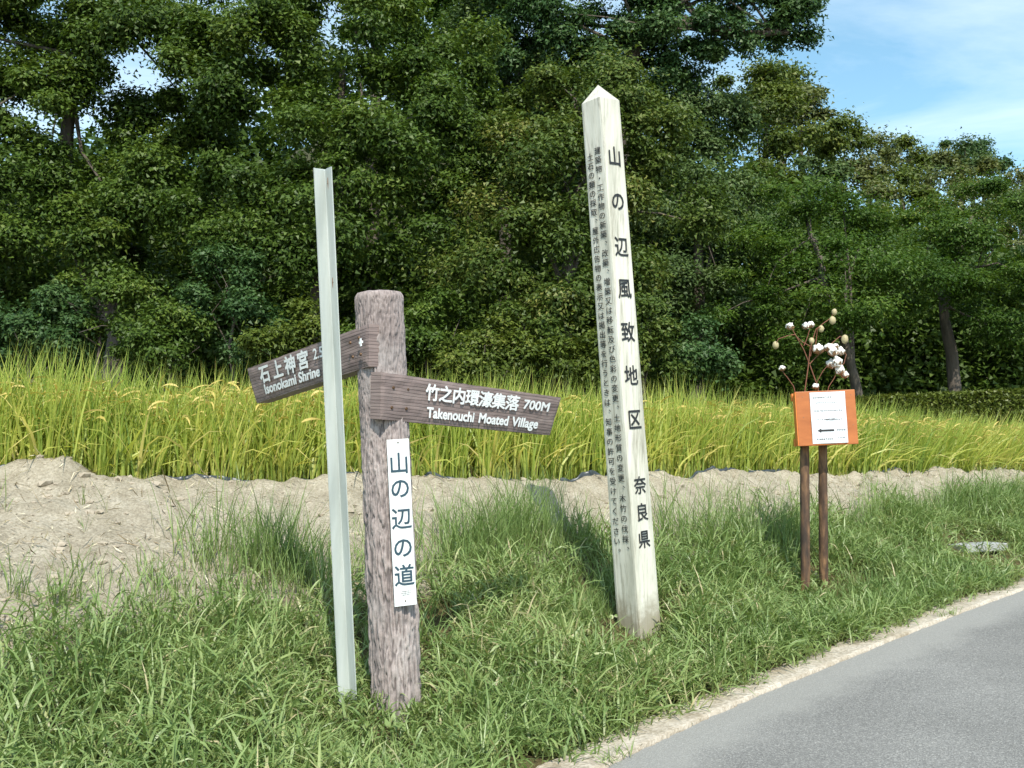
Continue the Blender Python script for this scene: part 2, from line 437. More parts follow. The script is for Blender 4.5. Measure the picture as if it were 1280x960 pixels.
GREENS = dict(
    deep=leaf_mat('deep_green_leaf', [(0, (0.032, 0.062, 0.011)), (.4, (0.063, 0.114, 0.017)), (.75, (0.108, 0.170, 0.026)), (1, (0.179, 0.228, 0.043))], .48, .32, spec=.3),
    olive=leaf_mat('olive_green_leaf', [(0, (0.045, 0.071, 0.011)), (.4, (0.084, 0.125, 0.019)), (.75, (0.140, 0.185, 0.030)), (1, (0.237, 0.245, 0.060))], .48, .32, spec=.3),
    fresh=leaf_mat('fresh_green_leaf', [(0, (0.049, 0.117, 0.015)), (.5, (0.104, 0.204, 0.027)), (1, (0.196, 0.299, 0.049))], .5, .4, spec=.3),
    grey=leaf_mat('grey_green_leaf', [(0, (0.045, 0.082, 0.024)), (.5, (0.086, 0.144, 0.043)), (1, (0.154, 0.211, 0.071))], .5, .3, spec=.3),
    blue=leaf_mat('bluish_green_leaf', [(0, (0.030, 0.076, 0.024)), (.5, (0.064, 0.130, 0.039)), (1, (0.119, 0.190, 0.060))], .48, .32, spec=.3),
    maple=leaf_mat('feathery_green_leaf', [(0, (0.030, 0.068, 0.009)), (.5, (0.064, 0.130, 0.016)), (.85, (0.119, 0.190, 0.026)), (1, (0.210, 0.218, 0.032))], .5, .38, spec=.3),
    hill=leaf_mat('hillside_leaf', [(0, (0.071, 0.092, 0.022)), (.5, (0.119, 0.146, 0.036)), (1, (0.190, 0.205, 0.060))], .5, .3),
    gold=leaf_mat('gold_tipped_leaf', [(0, (0.042, 0.076, 0.013)), (.4, (0.076, 0.124, 0.021)), (.72, (0.130, 0.175, 0.034)), (1, (0.28, 0.27, 0.08))], .48, .32, spec=.3),
    hedge=leaf_mat('hedge_leaf', [(0, (0.069, 0.102, 0.013)), (.5, (0.119, 0.157, 0.022)), (1, (0.196, 0.211, 0.038))], .5, .3),
)

# ------------------------------------------------------------------ terrain curves: road edge and crest of the bank
_r0, _r1, _r2 = P(752, 960, 4.3), P(1000, 847, 5.8), P(1280, 737, 8.4)
ROADC = [(-8.0, -7.6, -.26), (-4.6, -2.4, -.05), (-1.25, 2.25, .13), tuple(_r0), tuple(_r1), tuple(_r2), (7.4, 11.6, .70), (15.5, 18.6, 1.0), (40, 38, 1.3)]
_c = [P(-40, 587, 7.0), P(300, 596, 7.75), P(640, 600, 8.5), P(820, 593, 9.3), P(1010, 588, 11.0), P(1280, 585, 14.2)]
CRESTC = [(-14, 3.2, 1.62), (-9.5, 5.0, 1.65), tuple(_c[0]), tuple(_c[1] * .45 + _c[2] * .55), tuple(_c[3] * .7 + _c[4] * .3), tuple(_c[4] * .45 + _c[5] * .55), tuple(P(1330, 585, 15.0)), (15.5, 21.6, 1.62), (36, 40, 1.7)]
ROADC, CRESTC = np.array(ROADC), np.array(CRESTC)
def spline(C, s):
    s = np.clip(np.asarray(s, float), 0, len(C) - 1.0001); i = s.astype(int); t = (s - i)[..., None]
    p = [C[np.clip(i + k, 0, len(C) - 1)] for k in (-1, 0, 1, 2)]
    return .5 * (2 * p[1] + (p[2] - p[0]) * t + (2 * p[0] - 5 * p[1] + 4 * p[2] - p[3]) * t ** 2 + (3 * p[1] - p[0] - 3 * p[2] + p[3]) * t ** 3)

def soil_amount(s, t, xy):
    """1 = bare dry soil of the bank, 0 = overgrown verge; more soil on the left"""
    lo = np.interp(s, [0, 2, 3, 4, 5, 6, 8], [.50, .50, .58, .68, .72, .75, .8])
    n_ = fbm(xy[..., 0] * 1.3, xy[..., 1] * 1.3, 3) - .5
    return sstep(lo - .07, lo + .16, t + n_ * .30)

def verge(s, t, relief=True):
    """point on the verge: s along the road, t from the kerb (0) to the crest (1) and over it"""
    s, t = np.asarray(s, float), np.asarray(t, float)
    a, c = spline(ROADC, s), spline(CRESTC, s)
    tt = np.clip(t, 0, None)
    p = a + (c - a) * tt[..., None]
    prof = np.where(tt < 1, np.clip(tt, 0, 1) ** 1.75 * (1 - .0 * tt), 1)
    prof = prof - .10 * sstep(.82, 1.0, tt) * 0 - np.clip(tt - 1, 0, 1) * 1.6
    z = a[..., 2] + (c[..., 2] - a[..., 2]) * prof
    z = z - .05 * (1 - sstep(.035, .085, tt))
    if relief:
        x, y = p[..., 0], p[..., 1]
        sm = sstep(.45, .8, tt)
        z = z + (fbm(x * 1.7, y * 1.7, 21) - .5) * (.05 + .10 * sm) * sstep(0, .12, tt)
        z = z + (fbm(x * 9, y * 9, 31, 3) - .5) * (.03 + .05 * sm) * sstep(0, .1, tt) + (fbm(x * 24, y * 24, 35, 2) - .5) * .022 * sm
        z = z + sstep(.9, 1.0, tt) * (fbm(x * 3.1, y * 3.1, 41, 3) - .5) * .10
        z = z + .11 * np.exp(-((x + 3.22) ** 2 / .022 + (y - 7.2) ** 2 / .06)) * sstep(.7, .95, tt)    # the lump on the crest
    p = p.copy(); p[..., 2] = z
    return p

ns, nt = 520, 125
S, T = np.meshgrid(np.concatenate([np.linspace(0, 1.6, 40, endpoint=False), np.linspace(1.6, 6.2, ns - 80, endpoint=False), np.linspace(6.2, 8, 40)]),
                   np.concatenate([np.linspace(-.02, 1.12, nt)]), indexing='ij')
V = verge(S, T)
ns = S.shape[0]
idx = np.arange(ns * nt).reshape(ns, nt)
Q = np.stack([idx[:-1, :-1], idx[1:, :-1], idx[1:, 1:], idx[:-1, 1:]], -1).reshape(-1, 4)
soil = soil_amount(S, T, V)
me = np_mesh('grass_verge', V.reshape(-1, 3), Q, attrs={'soil': soil.ravel()}, smooth=True)
verge_ob = link('earth_bank', me, M['soil']); tag(verge_ob, kind='structure')
BVH = BVHTree.FromPolygons([tuple(v) for v in V.reshape(-1, 3)], [tuple(q) for q in Q.tolist()])
def ground_at(px, py):
    ray = (P(px, py, 1) - CAMPOS).normalized()
    hit = BVH.ray_cast(CAMPOS, ray)[0]
    return hit
def ground_below(x, y):
    h = BVH.ray_cast(Vector((x, y, 9)), Vector((0, 0, -1)))[0]
    return h.z if h else 0.0
def depth(p): return (Vector(p) - CAMPOS).dot(_f)

# road sheet, from its left edge across its width
def road_strip(name, w0, w1, nw, mat, dz, attr=None, jag=(0, 0), sr=(0, 8), n=700):
    s = np.linspace(sr[0], sr[1], n)
    c = spline(ROADC, s); e = 1e-3
    d = spline(ROADC, np.clip(s + e, 0, 8)) - spline(ROADC, np.clip(s - e, 0, 8)); d[:, 2] = 0
    d /= np.linalg.norm(d, axis=1)[:, None]
    nr = np.stack([d[:, 1], -d[:, 0], np.zeros(n)], -1)          # to the right of travel
    w = np.linspace(0, 1, nw) ** 1.6
    W = w0 + (w1 - w0) * w[None, :] + 0 * s[:, None]
    if jag[0]: W[:, 0] += (fbm(s * 26, s * 0 + 1.5, 5, 4) - .5) * jag[0]
    if jag[1]: W[:, -1] += (fbm(s * 22, s * 0 + 7.5, 6, 4) - .5) * jag[1]
    Vv = c[:, None, :] + nr[:, None, :] * W[..., None]; Vv[..., 2] += dz
    ii = np.arange(n * nw).reshape(n, nw)
    q = np.stack([ii[:-1, :-1], ii[:-1, 1:], ii[1:, 1:], ii[1:, :-1]], -1).reshape(-1, 4)
    return Vv, q, W
Vr, Qr, Wr = road_strip('road', .016, 5.2, 30, None, 0.0, jag=(.028, 0), n=1200)
road = link('road', np_mesh('road', Vr.reshape(-1, 3), Qr, attrs={'edge': np.clip(1 - Wr / .62, 0, 1).ravel()}, smooth=True), M['asphalt'])
tag(road, kind='structure')
Vk, Qk, Wk = road_strip('kerb', -.225, .0, 11, None, 0.012, jag=(.05, .014), sr=(1, 7.4), n=1400)
Vk[..., 2] += (fbm(Vk[..., 0] * 14, Vk[..., 1] * 14, 51, 3) - .5) * .006
n_, w_ = Vk.shape[:2]
skirt = Vk[:, -1:, :].copy(); skirt[..., 2] -= .05
Vk2 = np.concatenate([Vk, skirt], 1); ii = np.arange(n_ * (w_ + 1)).reshape(n_, w_ + 1)
q = np.stack([ii[:-1, :-1], ii[:-1, 1:], ii[1:, 1:], ii[1:, :-1]], -1).reshape(-1, 4)
kerb = link('kerb_strip', np_mesh('kerb_strip', Vk2.reshape(-1, 3), q, smooth=True), M['kerb']); tag(kerb, kind='structure')

# the wide ground sheet: paddy level behind the bank, hills behind the wood
def crest_y(x): return np.interp(x, CRESTC[:, 0], CRESTC[:, 1])
def hill_h(x, y):
    e = sstep(4, 15, x)                       # steep wooded slope on the left, gentler on the right
    side = 15.0 + 2.0 * sstep(-14, -4, x) - 4.5 * e - 1.5 * sstep(24, 52, x)
    rise = sstep(32, 47, y) * (1 - e) + sstep(29, 66, y) * e
    return rise * side * (.88 + .24 * fbm(x * .06, y * .06, 77)) + sstep(60, 200, y) * 6
def ground_h(x, y):
    u = y - crest_y(x)
    low = np.interp(y, [-30, 0, 20, 60], [-.8, -.35, .2, 1.0])
    z = low + (1.40 - low) * sstep(-.3, .25, u)
    z = np.where(u > .2, 1.40, z)
    return z + sstep(18.5, 21.5, y) * .25 + hill_h(x, y)
gx = np.unique(np.concatenate([np.linspace(-900, -60, 22), np.linspace(-60, -20, 20), np.linspace(-20, 40, 90), np.linspace(40, 90, 30), np.linspace(90, 900, 22)]))
gy = np.unique(np.concatenate([np.linspace(-600, -20, 14), np.linspace(-20, 3, 14), np.linspace(3, 26, 90), np.linspace(26, 110, 70), np.linspace(110, 1200, 24)]))
GX, GY = np.meshgrid(gx, gy, indexing='ij'); GZ = ground_h(GX, GY)
ii = np.arange(GX.size).reshape(GX.shape)
q = np.stack([ii[:-1, :-1], ii[1:, :-1], ii[1:, 1:], ii[:-1, 1:]], -1).reshape(-1, 4)
ground = link('ground', np_mesh('ground', np.stack([GX, GY, GZ], -1).reshape(-1, 3), q, smooth=True), M['hill']); tag(ground, kind='structure')
sp = np.linspace(0, 7.9, 90); cl = spline(CRESTC, sp)
pv, pq = [], []
for k, w in enumerate((.22, 13.0)):
    a = cl + np.array([-.45, .9, 0]) * w; a[:, 1] = np.minimum(a[:, 1], np.maximum(19.5, cl[:, 1] + .25)); a[:, 2] = 1.43; pv.append(a)
pv = np.concatenate(pv); m_ = len(sp)
pq = [(i, i + 1, i + 1 + m_, i + m_) for i in range(m_ - 1)]
paddy = link('paddy_field', np_mesh('paddy_field', pv, pq), M['paddy']); tag(paddy, kind='structure')

def in_view(p, margin=1.25):
    p = np.asarray(p); r = p - np.array(CAMPOS)
    d = r @ np.array(_f); x = r @ np.array(CRT); y = r @ np.array(CUP)
    return (d > .6) & (np.abs(x) < margin * d * 640 / FPX + .3) & (y < d * 620 / FPX + 1) & (y > -1.25 * d * 480 / FPX - .3)

# ------------------------------------------------------------------ blades
def blades(base, az, L, W, phi0, kap, tint, seg=4, twist=None, wprof=None):
    """curved tapering blades; arrays of one value per blade"""
    n = len(L)
    u = np.linspace(0, 1, seg + 1)
    ph = phi0[:, None] + kap[:, None] * u[None, :]
    dl = L[:, None] / seg
    hx = np.sin(ph); hz = np.cos(ph)
    H = np.concatenate([np.zeros((n, 1)), np.cumsum((hx[:, 1:] + hx[:, :-1]) / 2 * dl, 1)], 1)
    Z = np.concatenate([np.zeros((n, 1)), np.cumsum((hz[:, 1:] + hz[:, :-1]) / 2 * dl, 1)], 1)
    ca, sa = np.cos(az)[:, None], np.sin(az)[:, None]
    ctr = np.stack([base[:, 0, None] + H * ca, base[:, 1, None] + H * sa, base[:, 2, None] + Z], -1)
    tw = (RNG.normal(0, .5, n) if twist is None else twist)[:, None] * (.4 + u[None, :])
    # side vector: horizontal perpendicular, turned about the blade by the twist
    s0 = np.stack([-sa + 0 * u, ca + 0 * u, 0 * ca + 0 * u], -1)
    nrm = np.stack([-ca * hz, -sa * hz, hx], -1)
    sd = s0 * np.cos(tw)[..., None] + nrm * np.sin(tw)[..., None]
    wp = np.interp(u, [0, .25, .6, 1], [.55, 1, .8, 0]) if wprof is None else np.interp(u, *wprof)
    off = sd * (W[:, None] * wp[None, :] * .5)[..., None]
    A, B = ctr - off, ctr + off
    vpb = 2 * seg + 1
    Vv = np.empty((n, vpb, 3)); Vv[:, 0:2 * seg:2] = A[:, :seg]; Vv[:, 1:2 * seg:2] = B[:, :seg]; Vv[:, -1] = ctr[:, -1]
    al = np.empty((n, vpb)); al[:, 0:2 * seg:2] = u[:seg]; al[:, 1:2 * seg:2] = u[:seg]; al[:, -1] = 1
    o = (np.arange(n) * vpb)[:, None]
    q = np.array([[2 * k, 2 * k + 1, 2 * k + 3, 2 * k + 2] for k in range(seg - 1)])
    Qd = (o[:, :, None] + q[None]).reshape(-1, 4)
    Td = (o + np.array([[2 * seg - 2, 2 * seg - 1, 2 * seg]])).reshape(-1, 3)
    return Vv.reshape(-1, 3), Qd, Td, al.ravel(), np.repeat(tint, vpb)

def merge(parts):
    Vs, Qs, Ts, A, Tn, o = [], [], [], [], [], 0
    for v, q, t, a, tn in parts:
        Vs.append(v); Qs.append(q + o); Ts.append(t + o); A.append(a); Tn.append(tn); o += len(v)
    return np.concatenate(Vs), np.concatenate(Qs), np.concatenate(Ts), np.concatenate(A), np.concatenate(Tn)

# ------------------------------------------------------------------ verge grass
def verge_points(n, trange=(0, 1), srange=(1.2, 7)):
    # even over the area: sample more, keep by the local width along the picture
    s = RNG.uniform(*srange, n * 3); t = RNG.uniform(*trange, n * 3)
    p = verge(s, t)
    w = np.linalg.norm(spline(CRESTC, s) - spline(ROADC, s), axis=1) * np.linalg.norm(spline(ROADC, s + .01) + spline(CRESTC, s + .01) - spline(ROADC, s - .01) - spline(CRESTC, s - .01), axis=1)
    d = (p - np.array(CAMPOS)) @ np.array(_f)
    w = w * np.clip(6 / np.maximum(d, 3), .25, 1.3)
    keep = (RNG.uniform(0, 1, n * 3) < w / np.quantile(w, .97)) & in_view(p)
    return s[keep], t[keep], p[keep]
BASES = [ground_at(*q) for q in ((496, 890), (437, 876), (800, 788), (1010, 742), (1033, 738))]
def base_trim(p):
    k = np.ones(len(p))
    for b_ in BASES:
        a = np.array(b_)[:2]; to = -a / np.linalg.norm(a)
        for j in (0, .2, .4, .6): k = np.minimum(k, .5 + .5 * sstep(.12, .38, np.linalg.norm(p[:, :2] - (a + to * j), axis=1)))
    return k
SLAB = ground_at(1235, 694)
def clear_of_slab(p):
    a = np.array(SLAB); to = np.array([-a[0], -a[1]]); to /= np.linalg.norm(to); ok = np.ones(len(p), bool)
    for k in (-.25, 0, .25, .5): ok &= np.linalg.norm(p[:, :2] - (a[:2] + to * k), axis=1) > .42
    return ok
parts = []
# leafy low grass
s, t, p = verge_points(52000, (.0, 1))
so = soil_amount(s, t, p)
pat = fbm(p[:, 0] * 1.8, p[:, 1] * 1.8, 9)
dens = (1 - so) ** 1.2 * sstep(.26, .46, pat + .10 * (t < .3)) * sstep(.045, .09, t + (fbm(p[:, 0] * 4, p[:, 1] * 4, 14) - .5) * .07)
k = (RNG.uniform(0, 1, len(s)) < dens) & (clear_of_slab(p) | (RNG.uniform(0, 1, len(s)) < .15))
s, t, p, pat = s[k], t[k], p[k], pat[k]
nb = 6
N = len(s) * nb
bt = np.repeat(p, nb, 0); tt = np.repeat(t, nb); pt = np.repeat(pat, nb)
bt[:, :2] += RNG.normal(0, .03, (N, 2)); 
hgt = .05 + .11 * sstep(.02, .25, tt) * np.clip(pt * 1.8, .3, 1.3)
tr_ = base_trim(bt); bt[:, 2] += RNG.uniform(-.01, 1, N) * hgt * tr_
L = RNG.uniform(.08, .25, N) * (.65 + .7 * pt) * (.6 + .4 * sstep(.0, .12, tt)) * tr_; W = RNG.uniform(.005, .0145, N)
parts.append(blades(bt, RNG.uniform(0, 6.283, N), L, W, RNG.uniform(.1, .9, N), RNG.uniform(.4, 2.1, N), np.clip(np.repeat(fbm(p[:, 0] * 2.5, p[:, 1] * 2.5, 61), nb) + RNG.normal(0, .1, N) + (RNG.uniform(0, 1, N) < .05 + .5 * sstep(.52, .72, fbm(bt[:, 0] * 1.1 + 5, bt[:, 1] * 1.1, 66))) * .55, 0, 1), 3))
print('low blades', N)
# upright and arching longer blades in tufts
def tufts(p, nb, Lr, Wr, tint, spread=.035, ph=(.02, .5), kp=(.2, 1.3), seg=5, az=None):
    N = len(p) * nb
    b = np.repeat(p, nb, 0); b[:, :2] += RNG.normal(0, spread, (N, 2)); b[:, 2] -= .015
    sc = np.repeat(RNG.uniform(.7, 1.15, len(p)), nb)
    a = RNG.uniform(0, 6.283, N) if az is None else RNG.normal(az, 1.0, N)
    return blades(b, a, RNG.uniform(*Lr, N) * sc * base_trim(b), RNG.uniform(*Wr, N), RNG.uniform(*ph, N), RNG.uniform(*kp, N), np.clip(np.repeat(tint, nb) + RNG.normal(0, .1, N), 0, 1), seg)
s, t, p = verge_points(5200, (.05, .9)); so = soil_amount(s, t, p)
pat = fbm(p[:, 0] * 1.1, p[:, 1] * 1.1, 19)
k = RNG.uniform(0, 1, len(s)) < (1 - so) * sstep(.34, .62, pat + .1 * (t > .3)) * sstep(.02, .2, t)
k &= clear_of_slab(p)
p_, t_ = p[k], t[k]
parts.append(tufts(p_, 9, (.16, .36), (.005, .010), fbm(p_[:, 0] * 2, p_[:, 1] * 2, 62)))
print('mid tufts', len(p_))
# tall slender clumps seen against the soil
tall = []
for (px, py, n_, rx, ry, hi) in [(340, 720, 30, 60, 26, .50), (300, 700, 16, 60, 18, .38), (615, 690, 42, 60, 26, .62), (560, 700, 24, 40, 26, .5), (680, 680, 30, 45, 20, .6),
                                 (150, 735, 14, 120, 16, .32), (60, 750, 10, 70, 20, .3), (390, 730, 14, 20, 25, .4), (730, 690, 14, 30, 20, .45),
                                 (860, 680, 26, 45, 18, .48), (930, 690, 26, 40, 18, .5), (980, 690, 24, 40, 20, .5), (1090, 660, 26, 50, 14, .45), (1160, 655, 30, 60, 12, .5), (1230, 650, 30, 60, 12, .5),
                                 (1160, 745, 10, 26, 8, .22), (735, 770, 26, 30, 24, .2), (765, 745, 16, 22, 20, .2), (700, 800, 20, 40, 24, .2), (1060, 740, 16, 24, 10, .18), (840, 720, 10, 30, 20, .35), (480, 720, 10, 30, 20, .4), (1050, 700, 16, 30, 14, .36), (1270, 640, 24, 60, 10, .5)]:
    for _ in range(n_):
        g = ground_at(px + rnd.gauss(0, rx * .6), py + rnd.gauss(0, ry * .6))
        if g: tall.append((g.x, g.y, g.z, hi))
tall = np.array(tall)
tall = tall[clear_of_slab(tall)]
for lo, hi in ((0, .36), (.36, .46), (.46, .9)):
    q_ = tall[(tall[:, 3] > lo) & (tall[:, 3] <= hi)]
    if len(q_):
        h_ = q_[:, 3].mean()
        parts.append(tufts(q_[:, :3], 15, (.45 * h_, 1.35 * h_), (.0035, .0075), fbm(q_[:, 0] * 2, q_[:, 1] * 2, 63) * .8, .05, (.0, .38), (.1, 1.0), 5))
# low broad-leaved weeds among the grass
s, t, p = verge_points(420, (.08, .7)); k = RNG.uniform(0, 1, len(s)) < (1 - soil_amount(s, t, p)); p_ = p[k]; p_[:, 2] += RNG.uniform(.02, .12, len(p_))
parts.append(tufts(p_, 9, (.045, .10), (.018, .034), np.full(len(p_), .55), .035, (.5, 1.2), (.2, .9), 4))
# thin scattered wisps climbing the soil
s, t, p = verge_points(3000, (.5, .99)); k = RNG.uniform(0, 1, len(s)) < sstep(.45, .7, fbm(p[:, 0] * 1.5, p[:, 1] * 1.5, 23)) * np.clip(1.2 - t + sstep(3.5, 5, s) * .6, 0, 1)
parts.append(tufts(p[k], 5, (.10, .30), (.003, .006), fbm(p[k][:, 0] * 2, p[k][:, 1] * 2, 64), .03, (.0, .5), (.1, .9), 4))
kt = np.repeat(spline(ROADC, np.array([3.02, 3.06, 3.09, 4.62, 4.64])), 2, 0); kt[:, 2] += .02; kt[:, :2] += RNG.normal(0, .02, (10, 2)); kt[:, 0] -= .02
parts.append(tufts(kt, 9, (.04, .12), (.003, .006), np.full(10, .5), .02, (.3, 1.1), (.2, .9), 4))
Vv, Qv, Tv, Al, Tn = merge(parts)
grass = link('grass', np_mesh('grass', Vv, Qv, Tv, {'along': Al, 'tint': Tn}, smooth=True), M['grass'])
tag(grass, 'long green grass growing over the roadside bank', 'grass', kind='stuff')
print('grass tris', len(Qv) * 2 + len(Tv))

# dry straw and stems lying on the soil
s, t, p = verge_points(38000, (.0, 1.0)); so = soil_amount(s, t, p)
k = RNG.uniform(0, 1, len(s)) < (.12 + .9 * sstep(.2, .7, so) * (1 - .55 * sstep(.75, .95, t)))
p = p[k]; N = len(p); p[:, 2] += RNG.uniform(.002, .02, N)
tl = RNG.uniform(0, 6.283, N)
v, q, t3, al, tn = blades(p, tl, RNG.exponential(.055, N) + .025, RNG.uniform(.003, .010, N), RNG.uniform(1.0, 1.6, N), RNG.normal(0, .5, N), RNG.uniform(0, 1, N), 2)
straw = link('dry_straw', np_mesh('dry_straw', v, q, t3, {'along': al, 'tint': tn}), M['straw'])
tag(straw, 'bits of dry straw littering the bare bank', 'straw', kind='stuff')
# clods
ico = bmesh.new(); bmesh.ops.create_icosphere(ico, subdivisions=1, radius=1); iv = np.array([v.co for v in ico.verts]); it = np.array([[v.index for v in f.verts] for f in ico.faces]); ico.free()
s, t, p = verge_points(6000, (.4, 1.02)); so = soil_amount(s, t, p); k = RNG.uniform(0, 1, len(s)) < so; p = p[k][:3200]; N = len(p)
sz = RNG.exponential(.010, N) + .004; sz = np.minimum(sz, .055)
cv = p[:, None, :] + iv[None] * RNG.uniform(.6, 1.3, (N, 12, 1)) * sz[:, None, None] * np.array([1.2, .9, .6])
clods = link('soil_clods', np_mesh('soil_clods', cv.reshape(-1, 3), None, (it[None] + (np.arange(N) * 12)[:, None, None]).reshape(-1, 3)), M['clod'])
tag(clods, 'small crumbs of dry earth on the bank', 'soil', kind='stuff')

# ------------------------------------------------------------------ rice
def rice_hills(rows, spacing, w0, dw, prob=1.0):
    out = []
    ss = np.linspace(1.2, 7.2, 4000); c = spline(CRESTC, ss); dd = np.linalg.norm(np.diff(c, axis=0), axis=1); cum = np.concatenate([[0], np.cumsum(dd)])
    for r in range(rows):
        w = w0 + r * dw
        u = np.arange(0, cum[-1], spacing) + RNG.uniform(0, spacing); sv = np.interp(u, cum, ss)
        b = spline(CRESTC, sv); e = spline(CRESTC, sv + .01) - b; e[:, 2] = 0; e /= np.linalg.norm(e, axis=1)[:, None]
        b = b + np.stack([-e[:, 1], e[:, 0], 0 * u], -1) * w
        b[:, :2] += RNG.normal(0, .03, (len(b), 2)); b[:, 2] = 1.42
        k = in_view(b, 1.15) & (RNG.uniform(0, 1, len(b)) < prob) & (b[:, 1] < 19.8)
        out.append(np.concatenate([b[k], np.full((k.sum(), 1), w)], 1))
    return np.concatenate(out)
rp, ep = [], []
def lean_of(x): return sstep(1.5, 8, x)          # the crop has been pushed over towards the right side
def rice_block(hl, nb, seg):
    N = len(hl) * nb; b = np.repeat(hl[:, :3], nb, 0); ln = lean_of(b[:, 0])
    b[:, :2] += RNG.normal(0, .05, (N, 2))
    sc = np.repeat((.85 + .3 * fbm(hl[:, 0] * 1.2, hl[:, 1] * 1.2, 71)), nb)
    a = np.where(RNG.uniform(0, 1, N) < .25 + .55 * ln, RNG.normal(.15, .6, N), RNG.uniform(0, 6.283, N))
    old = RNG.uniform(0, 1, N) < .15
    L = RNG.uniform(.62, 1.10, N) * sc * (1 - .06 * ln); L = np.where(old, L * .85, L)
    ph = np.abs(RNG.normal(.04, .09, N)) + ln * RNG.uniform(.05, .40, N); kp = np.abs(RNG.normal(.25, .35, N)) + old * RNG.uniform(.6, 1.6, N) + ln * .2
    tn = np.clip(np.repeat(fbm(hl[:, 0] * .9, hl[:, 1] * .9, 72), nb) + RNG.normal(-.05, .2, N) + old * .5, 0, 1)
    return blades(b, a, L, RNG.uniform(.008, .017, N) * (1 + .4 * old), ph, kp, tn, seg, RNG.normal(0, .9, N))
h1 = rice_hills(3, .15, .16, .22); rp.append(rice_block(h1, 60, 4))
h2 = rice_hills(5, .17, .85, .27); rp.append(rice_block(h2, 24, 4))
h3 = rice_hills(14, .24, 2.2, .42); rp.append(rice_block(h3, 10, 4))
Vv, Qv, Tv, Al, Tn = merge(rp)
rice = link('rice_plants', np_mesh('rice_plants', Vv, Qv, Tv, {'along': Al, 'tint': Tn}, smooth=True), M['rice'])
tag(rice, 'ripening yellow green rice standing in the paddy', 'rice', kind='stuff')
print('rice hills', len(h1), len(h2), len(h3), 'tris', len(Qv) * 2 + len(Tv))
def ears(hl, per):
    N = int(len(hl) * per); b = hl[RNG.integers(0, len(hl), N), :3].copy(); ln = lean_of(b[:, 0])
    b[:, :2] += RNG.normal(0, .09, (N, 2)); b[:, 2] += RNG.uniform(.50, .80, N) * (1 - .12 * ln); b[:, 0] += ln * .12
    a = np.where(RNG.uniform(0, 1, N) < .55, RNG.normal(.1, .8, N), RNG.uniform(0, 6.283, N))
    return blades(b, a, RNG.uniform(.13, .22, N), RNG.uniform(.012, .021, N), RNG.uniform(.5, 1.2, N), RNG.uniform(.8, 1.9, N), RNG.uniform(0, 1, N), 4, RNG.normal(0, 1, N), ([0, .15, .7, 1], [.3, 1, .9, 0]))
v, q, t3, al, tn = merge([ears(h1, 10.0), ears(h2, 9), ears(h3, 4)])
earo = link('rice_ears', np_mesh('rice_ears', v, q, t3, {'along': al, 'tint': tn}, smooth=True), M['ear'])
tag(earo, 'drooping golden ears of the ripening rice', 'rice', kind='stuff')

# black plastic ridge sheet along the inside of the crest, mostly buried
sv = np.linspace(1.9, 6.6, 900); c = spline(CRESTC, sv); e = spline(CRESTC, sv + .01) - c; e[:, 2] = 0; e /= np.linalg.norm(e, axis=1)[:, None]
nr = np.stack([-e[:, 1], e[:, 0], 0 * sv], -1)
cz = np.array([ground_below(*(c[i] + nr[i] * .02)[:2]) for i in range(len(sv))])
up = cz - .045 + (fbm(sv * 9, sv * 0, 81, 3)) * .11
wv = .045 + .03 * (fbm(sv * 14, sv * 0 + 4, 82) - .5) + .008 * np.sin(sv * 160)
rows = []
for (dw, dz) in ((0, -.25), (0, -.02), (.0, 0), (.014, .002), (.02, -.03), (.02, -.25)):
    a = c + nr * (wv + dw)[:, None]; a[:, 2] = up + dz; rows.append(a)
Vp = np.stack(rows, 1); ii = np.arange(len(sv) * 6).reshape(len(sv), 6)
q = np.stack([ii[:-1, :-1], ii[:-1, 1:], ii[1:, 1:], ii[1:, :-1]], -1).reshape(-1, 4)
ps = link('plastic_sheet', np_mesh('plastic_sheet', Vp.reshape(-1, 3), q, smooth=True), M['plastic'])
tag(ps, 'half buried black plastic sheet along the crest of the bank', 'plastic sheet')

# ------------------------------------------------------------------ lettering
_gc = {}
def glyph(ch, fat=0.0):
    key = (ch, fat)
    if key not in _gc:
        cu = bpy.data.curves.new('glyph', 'FONT'); cu.body = ch; cu.size = 1; cu.resolution_u = 3; cu.offset = fat
        o = bpy.data.objects.new('glyph', cu); COL.objects.link(o)
        ev = o.evaluated_get(bpy.context.evaluated_depsgraph_get()); m = ev.to_mesh()
        _gc[key] = ([(v.co.x, v.co.y) for v in m.vertices], [tuple(p.vertices) for p in m.polygons])
        ev.to_mesh_clear(); bpy.data.objects.remove(o); bpy.data.curves.remove(cu)
    return _gc[key]

